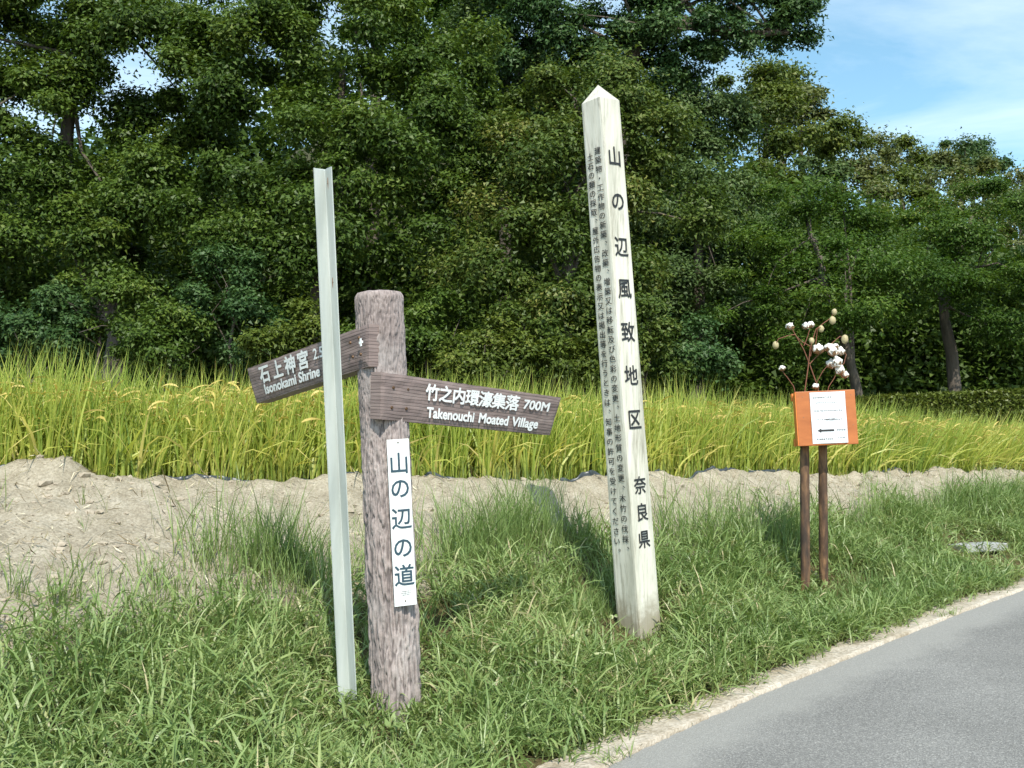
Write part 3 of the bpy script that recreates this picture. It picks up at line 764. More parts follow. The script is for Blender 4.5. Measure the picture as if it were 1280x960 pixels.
class Letters:
    """glyphs laid on a plane: origin o, unit right r, unit up u, pushed out along n; each entry of items becomes one object"""
    def __init__(s, o, r, u, n, lift=.002): s.o, s.r, s.u, s.n, s.lift = o, r, u, n, lift; s.V, s.F, s.items = [], [], []
    def pt(s, x, y, k=0): return s.pt_q(x, y, k) if s.quad else s.o + s.r * x + s.u * y + s.n * (s.lift + k * .00015)
    quad = None
    def pt_q(s, x, y, k):
        p00, p10, p01, p11, L_, H_ = s.quad; a, b = x / L_, y / H_
        return (p00 * (1 - a) + p10 * a) * (1 - b) + (p01 * (1 - a) + p11 * a) * b + s.n * (s.lift + k * .00015)
    def emit(s, name, v, f, fx_, fy_, w, h, fat):
        V_, F_ = [], []
        sh = [(0, 0)] if fat == 0 else [(0, 0), (fat, fat * .6), (-fat, -fat * .6), (fat, -fat * .6), (-fat, fat * .6), (0, fat), (0, -fat)]
        for k, (dx, dy) in enumerate(sh):
            o = len(V_)
            V_ += [s.pt(fx_(a) + dx * w, fy_(b) + dy * h, k) for a, b in v]; F_ += [tuple(i + o for i in t) for t in f]
        s.items.append((name, V_, F_))
    def put(s, ch, x, y, w, h, fat=0.0):
        """the glyph's full-width cell is centred on (x, y) and scaled w by h"""
        v, f = glyph(ch); s.emit('character', v, f, lambda a: x + (a - .5) * w, lambda b: y + (b - .37) * h, w, h, fat)
    def line(s, txt, x, y, width, h, fat=0.0):
        """a western word from x, baseline y, stretched to a width"""
        v, f = glyph(txt); xs = [a for a, _ in v]; k = width / (max(xs) - min(xs)); x0 = min(xs)
        s.emit('word', v, f, lambda a: x + (a - x0) * k, lambda b: y + b * h, k, h, fat)
    def rect(s, x0, y0, x1, y1):
        o = len(s.V); s.V += [s.pt(x0, y0), s.pt(x1, y0), s.pt(x1, y1), s.pt(x0, y1)]; s.F.append((o, o + 1, o + 2, o + 3))

# child helper: keeps world coordinates in the mesh and undoes the parent's location
def child(name, me, mat, root, parent=None):
    o = bpy.data.objects.new(name, me); COL.objects.link(o)
    if mat is not None and len(me.materials) == 0: me.materials.append(mat)
    o.parent = parent or root
    o.matrix_parent_inverse = Matrix.Translation(-Vector(root.location))
    if parent: o.matrix_parent_inverse = Matrix.Identity(4)
    return o
# sub-parts sit under a part whose own matrix is identity, so they share its frame
def letters_under(Lt, name, mat, root, part):
    for nm, v, f in Lt.items + ([(name, Lt.V, Lt.F)] if Lt.V else []):
        me = bpy.data.meshes.new(nm); me.from_pydata([tuple(q) for q in v], [], f); me.update()
        o = child(nm, me, mat, root, part)
        if nm == 'small_print': o['kind'] = 'stuff'

# ------------------------------------------------------------------ trail signpost
gb = ground_at(496, 890); D0 = depth(gb)
print('signpost base', gb, D0)
top = P(473.5, 366, D0 + .02); base = P(497, 905, D0)
root = empty('trail_signpost', gb)
tag(root, 'brown imitation log signpost with two direction boards and a white name plate', 'signpost')
axis = (top - base); Hp = axis.length; az_ = axis.normalized()
axx = (Vector((1, 0, 0)) - az_ * az_.x).normalized(); ayy = az_.cross(axx)
rad = 30.5 * D0 / FPX
nr_, nz_ = 190, 300
Vv, gr = [], []
for j in range(nz_ + 1):
    h = j / nz_; zz = h * Hp
    low = 1 - float(sstep(.35, .75, h))
    for i in range(nr_):
        th = 2 * math.pi * i / nr_; cx, sx = math.cos(th), math.sin(th)
        # bark plates below, worm-like scratches above
        a = mnoise.noise(Vector((cx * 4.2, sx * 4.2, zz * 3.0)))
        b_ = mnoise.noise(Vector((cx * 8 + 3, sx * 8, zz * 8 + a)))
        c_ = mnoise.noise(Vector((cx * 14 + 9, sx * 14, zz * 20)))
        g1 = max(0, 1 - abs(b_ + .25 * c_) * 4.5); g2 = max(0, 1 - abs(c_ + .5 * a) * 5.0)
        gv = g1 * (.45 + .55 * low) + g2 * (.75 - .45 * low)
        gv = min(1, gv)
        r = rad * (1 + .012 * a + .02 * (1 - h) - .010 * h) - .0095 * gv + .004 * c_ + .010 * low * b_
        if h > .985: r -= rad * .10 * ((h - .985) / .015) ** 2
        Vv.append(base + az_ * zz + (axx * cx + ayy * sx) * r); gr.append(gv)
Qv = [(j * nr_ + i, j * nr_ + (i + 1) % nr_, (j + 1) * nr_ + (i + 1) % nr_, (j + 1) * nr_ + i) for j in range(nz_) for i in range(nr_)]
Tv = []
prev = nz_ * nr_
for f in (.6, .25):
    st = len(Vv)
    for i in range(nr_):
        th = 2 * math.pi * i / nr_
        Vv.append(base + az_ * (Hp + .006 + .004 * mnoise.noise(Vector((math.cos(th) * 3 * f, math.sin(th) * 3 * f, 2)))) + (axx * math.cos(th) + ayy * math.sin(th)) * rad * f); gr.append(0)
    Qv += [(prev + i, prev + (i + 1) % nr_, st + (i + 1) % nr_, st + i) for i in range(nr_)]; prev = st
Vv.append(base + az_ * (Hp + .008)); gr.append(0)
Tv = [(prev + i, prev + (i + 1) % nr_, len(Vv) - 1) for i in range(nr_)]
child('post', np_mesh('post', [tuple(v) for v in Vv], Qv, Tv, {'groove': gr}, smooth=True), M['log'], root)

def board(near_top, near_bot, far_top, far_bot, sgn, thick, label):
    """arrow board from its post end (near) to its cut end (far); face towards the camera"""
    nt_, nb_, ft, fb = near_top, near_bot, far_top, far_bot
    ux = ((ft + fb) / 2 - (nt_ + nb_) / 2).normalized()
    uz = (nt_ - nb_); uz = (uz - ux * uz.dot(ux)).normalized()
    n = ux.cross(uz)
    if n.dot(CAMPOS - nt_) < 0: n = -n
    bm = bmesh.new()
    nx = 70; front, back = [], []
    Ltop, Lbot = ft - nt_, fb - nb_
    rows = 7
    def surf(i, j):
        a = i / nx; b = j / rows
        return (nt_ + Ltop * a) * b + (nb_ + Lbot * a) * (1 - b)
    grid = {}
    for side in (0, 1):
        for i in range(nx + 1):
            for j in range(rows + 1):
                p = surf(i, j)
                edge = (j in (0, rows)) or (i in (0, nx))
                wobble = .0035 * mnoise.noise(Vector((i * .35, j * .9, 3 + sgn)))
                q_ = p + uz * (.003 * mnoise.noise(Vector((i * .5, j * 5, 7))) if j in (0, rows) else 0)
                q_ = q_ + n * ((wobble - (.004 if edge else 0)) if side == 0 else (-thick + (.004 if edge else 0)))
                grid[side, i, j] = bm.verts.new(q_)
    for i in range(nx):
        for j in range(rows):
            bm.faces.new([grid[0, i, j], grid[0, i + 1, j], grid[0, i + 1, j + 1], grid[0, i, j + 1]])
            bm.faces.new([grid[1, i, j + 1], grid[1, i + 1, j + 1], grid[1, i + 1, j], grid[1, i, j]])
    for i in range(nx):
        for j in (0, rows): bm.faces.new([grid[0, i, j], grid[1, i, j], grid[1, i + 1, j], grid[0, i + 1, j]])
    for j in range(rows):
        for i in (0, nx): bm.faces.new([grid[0, i, j], grid[0, i, j + 1], grid[1, i, j + 1], grid[1, i, j]])
    # own frame so that the grain runs along the board
    mw = Matrix((( ux.x, -n.x, uz.x), (ux.y, -n.y, uz.y), (ux.z, -n.z, uz.z))).to_4x4(); mw.translation = nt_
    me = bm_mesh('direction_board', bm, False); me.transform(mw.inverted())
    o = bpy.data.objects.new('direction_board', me); COL.objects.link(o); me.materials.append(M['board'])
    o.parent = root; o.matrix_parent_inverse = Matrix.Translation(-Vector(root.location)); o.matrix_basis = mw
    o['label'] = label
    return o, mw, ux, uz, n
def sub(name, me, mat, part, mw, smooth=False):
    me.transform(mw.inverted())
    o = bpy.data.objects.new(name, me); COL.objects.link(o); me.materials.append(mat); o.parent = part
    return o
def bolt_mesh(c, n, r=.009, h=.007):
    bm = bmesh.new(); q = n.to_track_quat('Z', 'Y').to_matrix().to_4x4(); q.translation = c + n * (h / 2 - .003)
    bmesh.ops.create_cone(bm, cap_ends=True, segments=8, radius1=r, radius2=r * .7, depth=h, matrix=q)
    return bm_mesh('bolt', bm)

dn = D0 - rad - .02                       # boards sit on the front of the post
# left board: to 石上神宮
lnd, lfd = D0 - .125, D0 + 1.02
LB = board(P(460, 405, lnd), P(460, 458, lnd), P(308, 461, lfd), P(320, 504, lfd), 1, .085, 'left pointing grey brown board in white Japanese and western letters')
o, mw, ux, uz, n = LB
# the board reads from its far (left) end towards the post
Llen = (P(308, 461, lfd) - P(460, 405, lnd)).length
bh = (P(460, 405, lnd) - P(460, 458, lnd)).length
ftop, fbot = P(308, 461, lfd), P(320, 504, lfd)
# frame measured from the far bottom corner, running right
org = ftop - uz * bh; rr = -ux
Lt = Letters(org, rr, uz, n, .007)
Lt.quad = (fbot - ux * 0, P(460, 458, lnd), ftop, P(460, 405, lnd), Llen, bh)
bl = Llen
def fx(px):                               # distance from the far end at which the board shows at this pixel column
    best = min(range(2001), key=lambda k: abs(((lambda w: 640 + FPX * (w - CAMPOS).dot(CRT) / (w - CAMPOS).dot(_f))(org + rr * (bl * k / 2000) + uz * bh * .5)) - px))
    return bl * best / 2000
for ch, px in zip('石上神宮', (332, 348, 364, 380)):
    Lt.put(ch, fx(px) - .03, bh * .685, .14, .10, .032)
Lt.line('2.5KM', fx(390), bh * .60, .25, .075, .018)
Lt.line('Isonokami', fx(329) - .04, bh * .15, fx(369) - fx(329), .072, .034)
Lt.line('Shrine', fx(373) - .04, bh * .15, fx(400) - fx(373), .072, .034)
for nm, v, f in Lt.items:
    me = bpy.data.meshes.new(nm); me.from_pydata([tuple(q) for q in v], [], f); me.update(); sub(nm, me, M['wink'], o, mw)
c_ = P(454, 428, lnd) + n * .012
bm = bmesh.new()
bm_box(bm, c_, ux, n, uz, .018, .0016, .0055)
bm_box(bm, c_ + n * .001, ux, n, uz, .0065, .0016, .018)
sub('white_mark', bm_mesh('white_mark', bm), M['wink'], o, mw)
for px, fy in ((438, .66), (449, .70), (440, .30), (450, .30)):
    sub('bolt', bolt_mesh(org + rr * fx(px) + uz * bh * fy, n), M['bolt'], o, mw)
# right board: to 竹之内環濠集落
rnd_, rfd = D0 - .165, D0 + .86
RB = board(P(477, 465, rnd_), P(476, 524, rnd_), P(702, 497, rfd), P(688, 544, rfd), 2, .075, 'right pointing brown board in white Japanese and western letters')
o, mw, ux, uz, n = RB
org = P(476, 524, rnd_); rr = ux; bl = (P(702, 497, rfd) - P(477, 465, rnd_)).length; bh = (P(477, 465, rnd_) - P(476, 524, rnd_)).length
Lt = Letters(org, rr, uz, n, .007)
Lt.quad = (P(476, 524, rnd_), P(688, 544, rfd), P(477, 465, rnd_), P(702, 497, rfd), bl, bh)
for i, ch in enumerate('竹之内環濠集落'):
    Lt.put(ch, fx(541 + 16.6 * i), bh * .70, (fx(541 + 16.6 * i + 8) - fx(541 + 16.6 * i - 8)) * 1.08, .084, .028)
Lt.line('700M', fx(655), bh * .60, fx(686) - fx(655), .068, .03)
for w_, a, b_ in (('Takenouchi', 536, 596), ('Moated', 603, 640), ('Village', 645, 678)):
    Lt.line(w_, fx(a), bh * .14, fx(b_) - fx(a), .070, .034)
for nm, v, f in Lt.items:
    me = bpy.data.meshes.new(nm); me.from_pydata([tuple(q) for q in v], [], f); me.update(); sub(nm, me, M['wink'], o, mw)
for px, fy in ((491, .70), (509, .70), (491, .27), (509, .28)):
    sub('bolt', bolt_mesh(org + rr * fx(px) + uz * bh * fy, n), M['bolt'], o, mw)

# white name plate on the right front of the post
pt, pb = P(497, 549, D0 - .11), P(507, 757, D0 - .115)
pz = (pt - pb); ph_ = pz.length; pz.normalize()
fr = (CAMPOS - (pt + pb) / 2); fr = (fr - pz * fr.dot(pz)).normalized()
fr = Matrix.Rotation(R(14), 3, pz) @ fr
pr = pz.cross(fr).normalized()
pr = -pr if pr.dot(CRT) < 0 else pr
hw = 13.2 * (D0 - .1) / FPX / pr.dot(CRT)
bm = bmesh.new(); bm_box(bm, (pt + pb) / 2, pr, fr, pz, hw, .003, ph_ / 2, .0012)
plate = child('name_plate', bm_mesh('name_plate', bm), M['plate'], root); plate['label'] = 'tall narrow white plate with five dark characters'
Lt = Letters(pb + fr * .003, pr, pz, fr, .0012)
for ch, y in zip('山の辺の道', (579, 610, 648, 684, 719)):
    Lt.put(ch, 0, ph_ * (757 - y) / 208, hw * 1.9, hw * 2.0, .012)
letters_under(Lt, 'lettering', M['blueink'], root, plate)
Lt = Letters(pb + fr * .003, pr, pz, fr, .0012)
for k, (a, b_, y) in enumerate(((-.3, .5, 17.5), (-.5, .55, 15.2), (-.25, .5, 13))):
    x = a
    while x < b_:
        w_ = rnd.uniform(.05, .12); Lt.rect(hw * x, ph_ * y / 208, hw * min(b_, x + w_), ph_ * (y + 1.0) / 208); x += w_ + .05
letters_under(Lt, 'small_print', M['greyink'], root, plate)
for y in (553, 751):
    child('screw', bolt_mesh(pb + pz * (ph_ * (757 - y) / 208) + fr * .004, fr, .0045, .005), M['screw'], root, plate)

# ------------------------------------------------------------------ steel pole (angle iron, open towards the camera)
gp = ground_at(437, 876); D1 = min(depth(gp), D0 - .05)
print('pole base', gp, D1)
root = empty('steel_pole', gp); tag(root, 'bare pale green angle iron pole with rust streaks, before the signpost', 'pole')
pt, pb = P(405.5, 211, D1 + .02), P(437.5, 890, D1)
az_ = (pt - pb); Hq = az_.length; az_.normalize()
fw = (CAMPOS - pb); fw = (fw - az_ * fw.dot(az_)).normalized(); sx_ = az_.cross(fw); sx_ = -sx_ if sx_.dot(CRT) < 0 else sx_
rt_ = Matrix.Rotation(R(-15), 3, az_); fw = rt_ @ fw; sx_ = rt_ @ sx_
px_m = D1 / FPX
# cross-section: left lip, left leg, valley, right leg
prof = [(-11.5, 9), (-10.3, 9.6), (-.6, -1.2), (.6, -1.2), (3.2, 1.5), (4.2, 2.55), (5.6, 4.0), (11, 9.6), (12, 9), (.6, -3.4), (-.6, -3.4)]
prof = [(a * px_m, b * px_m) for a, b in prof]
nseg = 260; Vv, ru = [], []
for j in range(nseg + 1):
    z_ = Hq * j / nseg
    for i, (a, b) in enumerate(prof):
        cut = (.006 if j == nseg and i in (2, 3) else 0)
        Vv.append(pb + az_ * (z_ - cut) + sx_ * a + fw * b)
        yv = 890 - (890 - 211) * j / nseg
        v = 0
        if i == 5:
            for y0, amp, ln in ((229, 1.6, 8), (353, 1.6, 8)):
                if yv > y0 - 5: v = max(v, amp * math.exp(-((yv - y0) / ln) ** 2))
            v = max(v, .35 * float(sstep(830, 880, yv)))
        else: v = .30 * float(sstep(840, 885, yv))
        ru.append(v)
m_ = len(prof)
Qv = [(j * m_ + i, j * m_ + (i + 1) % m_, (j + 1) * m_ + (i + 1) % m_, (j + 1) * m_ + i) for j in range(nseg) for i in range(m_)]
Qv += [(nseg * m_ + a, nseg * m_ + b, nseg * m_ + c_, nseg * m_ + d) for a, b, c_, d in ((0, 1, 2, 10), (2, 3, 9, 10), (3, 7, 8, 9))]
child('angle_iron', np_mesh('angle_iron', [tuple(v) for v in Vv], Qv, None, {'rust': ru}), M['pole'], root)
nl = (sx_ * -.72 + fw * .69).normalized()
for y, off in ((230, 4.2), (354, 5.0)):
    c_ = pb + az_ * (Hq * (890 - y) / 679) + sx_ * off * px_m + fw * (off * .98 - 1.2) * px_m
    child('rusty_bolt', bolt_mesh(c_, nl, .0028, .005), M['bolt'], root)

# ------------------------------------------------------------------ tall white boundary post
gt = ground_at(800, 788); D2 = depth(gt); print('tall post base', gt, D2)
root = empty('boundary_post', gt); tag(root, 'tall leaning white square post with black vertical lettering and pointed top', 'post')
pb, pt = P(801, 812, D2), P(750.5, 128, D2 + .12)
az_ = (pt - pb); Ht = az_.length; az_.normalize()
fw = CAMPOS - pb; fw = (fw - az_ * fw.dot(az_)).normalized()
A0 = Matrix.Rotation(R(-44), 3, az_) @ fw           # normal of the left face or the right face
B0 = Matrix.Rotation(R(46), 3, az_) @ fw
nL, nR = (A0, B0) if A0.dot(CRT) < B0.dot(CRT) else (B0, A0)
# edge directions on each face, left to right as seen
eL = nR.copy(); eR = -nL                            # left face runs along the right face's normal and so on
if eL.dot(CRT) < 0: eL = -eL
if eR.dot(CRT) < 0: eR = -eR
side0, side1 = .1875, .182
half0, half1 = side0 / 2 * 1.06, side1 / 2 * .97
Vv, gm = [], []
nh = 150; npf = 10; pr_ = []
for f in range(4):
    for i in range(npf):
        u_ = -1 + 2 * i / npf
        nn = (nL, nR, -nL, -nR)[f]; tt_ = (nR, -nL, -nR, nL)[f]
        pr_.append((nn, tt_, u_))
for j in range(nh + 1):
    h = j / nh; hf = half0 + (half1 - half0) * h
    for nn, tt_, u_ in pr_:
        rd = .93 if abs(u_) > .999 else 1.0         # eased corners
        wv = .0015 * mnoise.noise(Vector((u_ * 3 + nn.x * 9, nn.y * 7, h * 9)))
        Vv.append(pb + az_ * (Ht * h) + (nn * 1.0 + tt_ * u_) * hf * rd * (1 if rd == 1 else 1.04) + nn * wv)
        gm.append(max(0, 1 - h / .16) * 1.7 + .55 * max(0, (h - .9) / .1))
m_ = len(pr_)
Qv = [(j * m_ + i, j * m_ + (i + 1) % m_, (j + 1) * m_ + (i + 1) % m_, (j + 1) * m_ + i) for j in range(nh) for i in range(m_)]
Vv.append(P(747.5, 106, D2 + .12)); gm.append(.8)
Tv = [(nh * m_ + i, nh * m_ + (i + 1) % m_, len(Vv) - 1) for i in range(m_)]
shaft = child('shaft', np_mesh('shaft', [tuple(v) for v in Vv], Qv, Tv, {'grime': gm}), M['white'], root)
def vfrac(y): return Ht * (812 - y) / (812 - 128)
hm = (half0 + half1) / 2
def face_letters(nn, right, items, fat, ink, name):
    Lt = Letters(pb, right, az_, nn, 0)
    for ch, u_, y, w_, h_ in items:
        v_ = vfrac(y); hf = half0 + (half1 - half0) * v_ / Ht
        Lt.o = pb + nn * (hf + .0035)
        if ch in '、。': Lt.put(ch, u_ * hf + .62 * w_, v_ + .45 * h_, w_, h_, fat)
        else: Lt.put(ch, u_ * hf, v_, w_, h_, fat)
    return letters_under(Lt, name, ink, root, shaft)
items = [(c_, -.04, y, .125, .135) for c_, y in zip('山の辺風致地区', (201, 257, 314, 366, 420, 474, 528))] + [(c_, .0, y, .112, .118) for c_, y in zip('奈良県', (609, 642, 675))]
face_letters(nR, eR, items, .014, M['ink'], 'large_lettering')
c1 = '建築物・工作物の新築、改築、増築又は移転及び色彩の変更、土地形質の変更、木竹の伐採、'
c2 = '土石の類の採取、屋外広告物の表示又は掲出等を行うときは、知事の許可を受けてください。'
items = [(ch, .37, 193 + 11.5 * i + .0125 * i * i, .058, .051) for i, ch in enumerate(c1)] + [(ch, -.42, 198 + 11.5 * i + .0115 * i * i, .058, .051) for i, ch in enumerate(c2)]
face_letters(nL, eL, items, .004, M['ink'], 'small_lettering')

# ------------------------------------------------------------------ orange notice board
g1, g2 = ground_at(1010, 746), ground_at(1033, 742)
D3 = (depth(g1) + depth(g2)) / 2; print('notice base', g1, D3)
root = empty('notice_board', (g1 + g2) / 2); tag(root, 'orange wooden notice board on two charred stakes with a white paper', 'notice board')
k3 = D3 / FPX
up_ = Vector((0, 0, 1))
yaw = R(-3); fx_ = Vector((math.cos(yaw), math.sin(yaw), 0)); fn = Vector((math.sin(yaw), -math.cos(yaw), 0))
bc = P(1032.5, 522.5, D3)
hw_, hh_ = 36.5 * k3, 34.0 * k3
tilt = Matrix.Rotation(R(1.2), 3, fn)
bx_, bz_ = tilt @ fx_, tilt @ up_
bm = bmesh.new(); bm_box(bm, bc, bx_, fn, bz_, hw_, .028, hh_, .004)
panel = child('panel', bm_mesh('panel', bm), M['orange'], root)
bm = bmesh.new(); bm_box(bm, bc - fn * .056 - bx_ * .004, bx_, fn, bz_, hw_ * .985, .026, hh_ * .9, .003)
child('back_panel', bm_mesh('back_panel', bm), M['orange2'], root)
for sz_ in (1, -1):
    bm = bmesh.new(); bm_box(bm, bc - fn * .108 + bz_ * sz_ * (hh_ - .032) - bx_ * .006, bx_, fn, bz_, hw_ * 1.0, .024, .028, .003)
    child('batten', bm_mesh('batten', bm), M['orange2'], root)
# bright painted left edge of the front panel
bm = bmesh.new(); bm_box(bm, bc - bx_ * (hw_ + .003), bx_, fn, bz_, .0035, .027, hh_ * .985, .001)
child('edge_strip', bm_mesh('edge_strip', bm), M['orange2'], root)
for (x_, g, w_) in ((1009.5, g1, 5.9), (1032.5, g2, 5.7)):
    t_ = P(x_, 540, D3 + .03) - fn * .0; b_ = Vector((g.x, g.y, g.z - .12))
    t_ = t_ - fn * .105; b_ = b_ - fn * .105
    tb = Tubes(); pts = [b_.lerp(t_, i / 26) for i in range(27)]
    tb.add(pts, [w_ * k3 * (1.03 - .06 * i / 26) + .0025 * mnoise.noise(Vector((i * .9, x_, 0))) for i in range(27)], 14, .10)
    tb.build('stake', M['stake'], None).parent = root
    bpy.data.objects[-1] if False else None
for o in [o for o in COL.objects if o.parent == root and o.name.startswith('stake')]:
    o.matrix_parent_inverse = Matrix.Translation(-Vector(root.location))
# paper, slightly curled along its right side
pw, phh = 21.5 * k3, 32.0 * k3
pc = bc + bx_ * (2.0 * k3) + bz_ * (.2 * k3) + fn * .031
Vv = []; nx_, ny_ = 16, 12
def paper_pt(u_, v_, lift=0):
    cur = .010 * max(0, (u_ - .55) / .45) ** 2 + .002 * math.sin(v_ * 5 + u_ * 3)
    return pc + bx_ * (u_ * pw) + bz_ * (v_ * phh) + fn * (cur + .002 + lift)
for i in range(nx_ + 1):
    for j in range(ny_ + 1): Vv.append(paper_pt(-1 + 2 * i / nx_, -1 + 2 * j / ny_))
nf = len(Vv)
Vv += [v - fn * .0012 for v in Vv]
Qv = []
for i in range(nx_):
    for j in range(ny_):
        a = i * (ny_ + 1) + j; Qv.append((a, a + ny_ + 1, a + ny_ + 2, a + 1)); Qv.append((nf + a, nf + a + 1, nf + a + ny_ + 2, nf + a + ny_ + 1))
paper = child('paper', np_mesh('paper', [tuple(v) for v in Vv], Qv, smooth=True), M['paper'], root); paper['label'] = 'white printed sheet with a black arrow pointing left'
# print: illegible lines of small strokes, and the arrow
def strokes(u0, u1, v0, h, bold, n_):
    V_, F_ = [], []
    x = u0
    cell = (u1 - u0) / n_
    for i in range(n_):
        for _ in range(4 if bold else 3):
            if rnd.random() < .5:
                cx_ = x + cell * rnd.uniform(.1, .75); a = (cx_, v0 - h * rnd.uniform(.7, 1), cx_ + cell * .16, v0 + h * rnd.uniform(.6, 1))
            else:
                cy_ = v0 + h * rnd.uniform(-.9, .8); a = (x + cell * .08, cy_, x + cell * .85, cy_ + h * .3)
            o = len(V_)
            V_ += [paper_pt(a[0], a[1], .0012), paper_pt(a[2], a[1], .0012), paper_pt(a[2], a[3], .0012), paper_pt(a[0], a[3], .0012)]; F_.append((o, o + 1, o + 2, o + 3))
        x += cell
    return V_, F_
for nm, ink, specs in (('dark_print', M['ink'], [(-.85, .22, .79, .034, 1, 11), (-.2, .35, -.08, .042, 1, 5), (-.75, .2, -.83, .032, 1, 8)]),
                       ('faint_print', M['greyink'], [(-.7, .55, .585, .024, 0, 12), (-.8, .8, .27, .036, 0, 15), (-.78, .78, -.08, .03, 0, 13), (.42, .9, -.5, .032, 1, 4), (.45, .85, -.8, .03, 0, 5)])):
    V_, F_ = [], []
    for sp_ in specs:
        v, f = strokes(*sp_); o = len(V_); V_ += v; F_ += [tuple(i + o for i in t) for t in f]
    if nm == 'dark_print':
        ar = [(-.70, -.50), (-.48, -.415), (-.48, -.46), (.27, -.46), (.27, -.54), (-.48, -.54), (-.48, -.585)]
        o = len(V_); V_ += [paper_pt(a, b, .0014) for a, b in ar]; F_.append(tuple(range(o, o + 7)))
    me = bpy.data.meshes.new(nm); me.from_pydata([tuple(v) for v in V_], [], F_); me.update()
    child(nm, me, ink, root, paper)['kind'] = 'stuff'
for dx, dz_ in ((-.78, .8), (-.78, .05), (.86, .8), (.86, -.3)):
    child('nail', bolt_mesh(bc + bx_ * hw_ * dx + bz_ * hh_ * dz_ + fn * .029, fn, .004, .004), M['screw'], root)

# ------------------------------------------------------------------ cotton branches stuck behind the board
D4 = D3 + .06
croot = empty('cotton_branches', P(1015, 500, D4)); tag(croot, 'dry cotton branches with white tufts above the orange board', 'cotton branch')
def cp(px, py, dd=0): return P(px, py, D4 + dd)
stems = [
    [(1011, 520), (1006, 488), (1010, 460), (1012, 442), (1013, 433), (1020, 412), (1040, 396), (1041, 388)],
    [(1028, 520), (1022, 483), (1013, 458), (1005, 438), (994, 418), (989, 409)],
    [(994, 418), (985, 420), (973, 423), (970, 430)],
    [(1013, 433), (1003, 428), (996, 421)],
    [(996, 500), (992, 483), (984, 472), (977, 462)],
    [(1028, 520), (1021, 478), (1029, 463), (1037, 455)],
    [(1030, 510), (1036, 483), (1043, 472), (1047, 462)],
    [(1012, 455), (1019, 447), (1028, 440), (1050, 420), (1056, 421)],
    [(1018, 440), (1020, 428), (1022, 410), (1026, 409)],
    [(1005, 432), (1010, 420), (1012, 412)],
    [(1047, 462), (1055, 454), (1058, 443), (1054, 440)],
    [(1013, 445), (1015, 436), (1014, 428)],
]
for k, st_ in enumerate(stems):
    tb = Tubes(); pts = [cp(x_, y_, .03 * math.sin(k * 2.1) * i / len(st_)) for i, (x_, y_) in enumerate(st_)]
    # smooth
    sm = []
    for i in range(len(pts) - 1):
        for q_ in (0, .5): sm.append(pts[i].lerp(pts[i + 1], q_) + Vector((0, 0, rnd.uniform(-.003, .003))))
    sm.append(pts[-1])
    r0 = .0052 if k in (0, 1) else .0038
    tb.add(sm, [r0 * (1 - .45 * i / len(sm)) for i in range(len(sm))], 6)
    o = tb.build('stem', M['stem']); o.parent = croot; o.matrix_parent_inverse = Matrix.Translation(-Vector(croot.location))
def blob(c, r, sq=1.0, seed=0, rough_=.25, sub_=3):
    bm = bmesh.new(); bmesh.ops.create_icosphere(bm, subdivisions=sub_, radius=1)
    for v in bm.verts:
        d_ = v.co.normalized(); k_ = 1 + rough_ * mnoise.noise(d_ * 1.8 + Vector((seed, 0, 0))) + rough_ * .5 * mnoise.noise(d_ * 5 + Vector((0, seed, 0)))
        v.co = Vector((d_.x, d_.y, d_.z * sq)) * (r * k_)
    bmesh.ops.translate(bm, verts=bm.verts, vec=c)
    return bm_mesh('blob', bm, True)
def bur(c, r, seed):
    """pointed bracts under a tuft"""
    bm = bmesh.new()
    for i in range(5):
        th = 6.283 * i / 5 + seed; d_ = Vector((math.cos(th), math.sin(th), 0)); t_ = Vector((-d_.y, d_.x, 0))
        q_ = [c + Vector((0, 0, -r * 1.0)), c + d_ * r * .8 + t_ * r * .42 + Vector((0, 0, -r * .55)), c + d_ * r * 1.2 + Vector((0, 0, r * .15)), c + d_ * r * .8 - t_ * r * .42 + Vector((0, 0, -r * .55))]
        vs2 = [bm.verts.new(v) for v in q_]; bm.faces.new(vs2)
        vs3 = [bm.verts.new(v - d_ * .002) for v in q_]; bm.faces.new(vs3[::-1])
    return bm_mesh('bracts', bm)
kpx = D4 / FPX
for k, (x_, y_, r_, sq) in enumerate([(987.5, 407.5, 5.2, .85), (1007, 407, 4.6, .95), (1013.5, 405.5, 4.6, .95), (1022.5, 436, 7.0, 1.0), (1037, 434, 6.6, .8), (1044, 432, 4.5, .7), (1041, 439, 6.6, .9), (1051, 439, 5.4, 1.0),
                                      (1039, 455, 6.0, 1.1), (1046, 452, 6.2, 1.2), (1050, 463, 6.0, 1.1), (1056, 468, 5.0, .9), (1019.5, 482.5, 4.2, .9), (977.5, 460, 4.0, .9)]):
    b_ = child('cotton_tuft', blob(cp(x_, y_, -.02 + .02 * (k % 3)), r_ * kpx * .86, sq, k * 3.3, .5), M['cotton'], croot)
    child('bracts', bur(cp(x_, y_ + .5, -.02 + .02 * (k % 3)), r_ * kpx, k), M['burr'], croot, b_)
for k, (x_, y_, r_) in enumerate([(1043, 390, 3.4), (1040.5, 400.5, 4.2), (1026.5, 411, 3.6), (1056, 424, 4.5), (969.5, 431.5, 4.0), (1014.5, 426, 3.4)]):
    b_ = child('boll', blob(cp(x_, y_, 0), r_ * kpx, 1.3, k, .12, 2), M['boll'], croot)
    child('bracts', bur(cp(x_, y_ - .5, 0), r_ * kpx * .85, k), M['burr'], croot, b_)

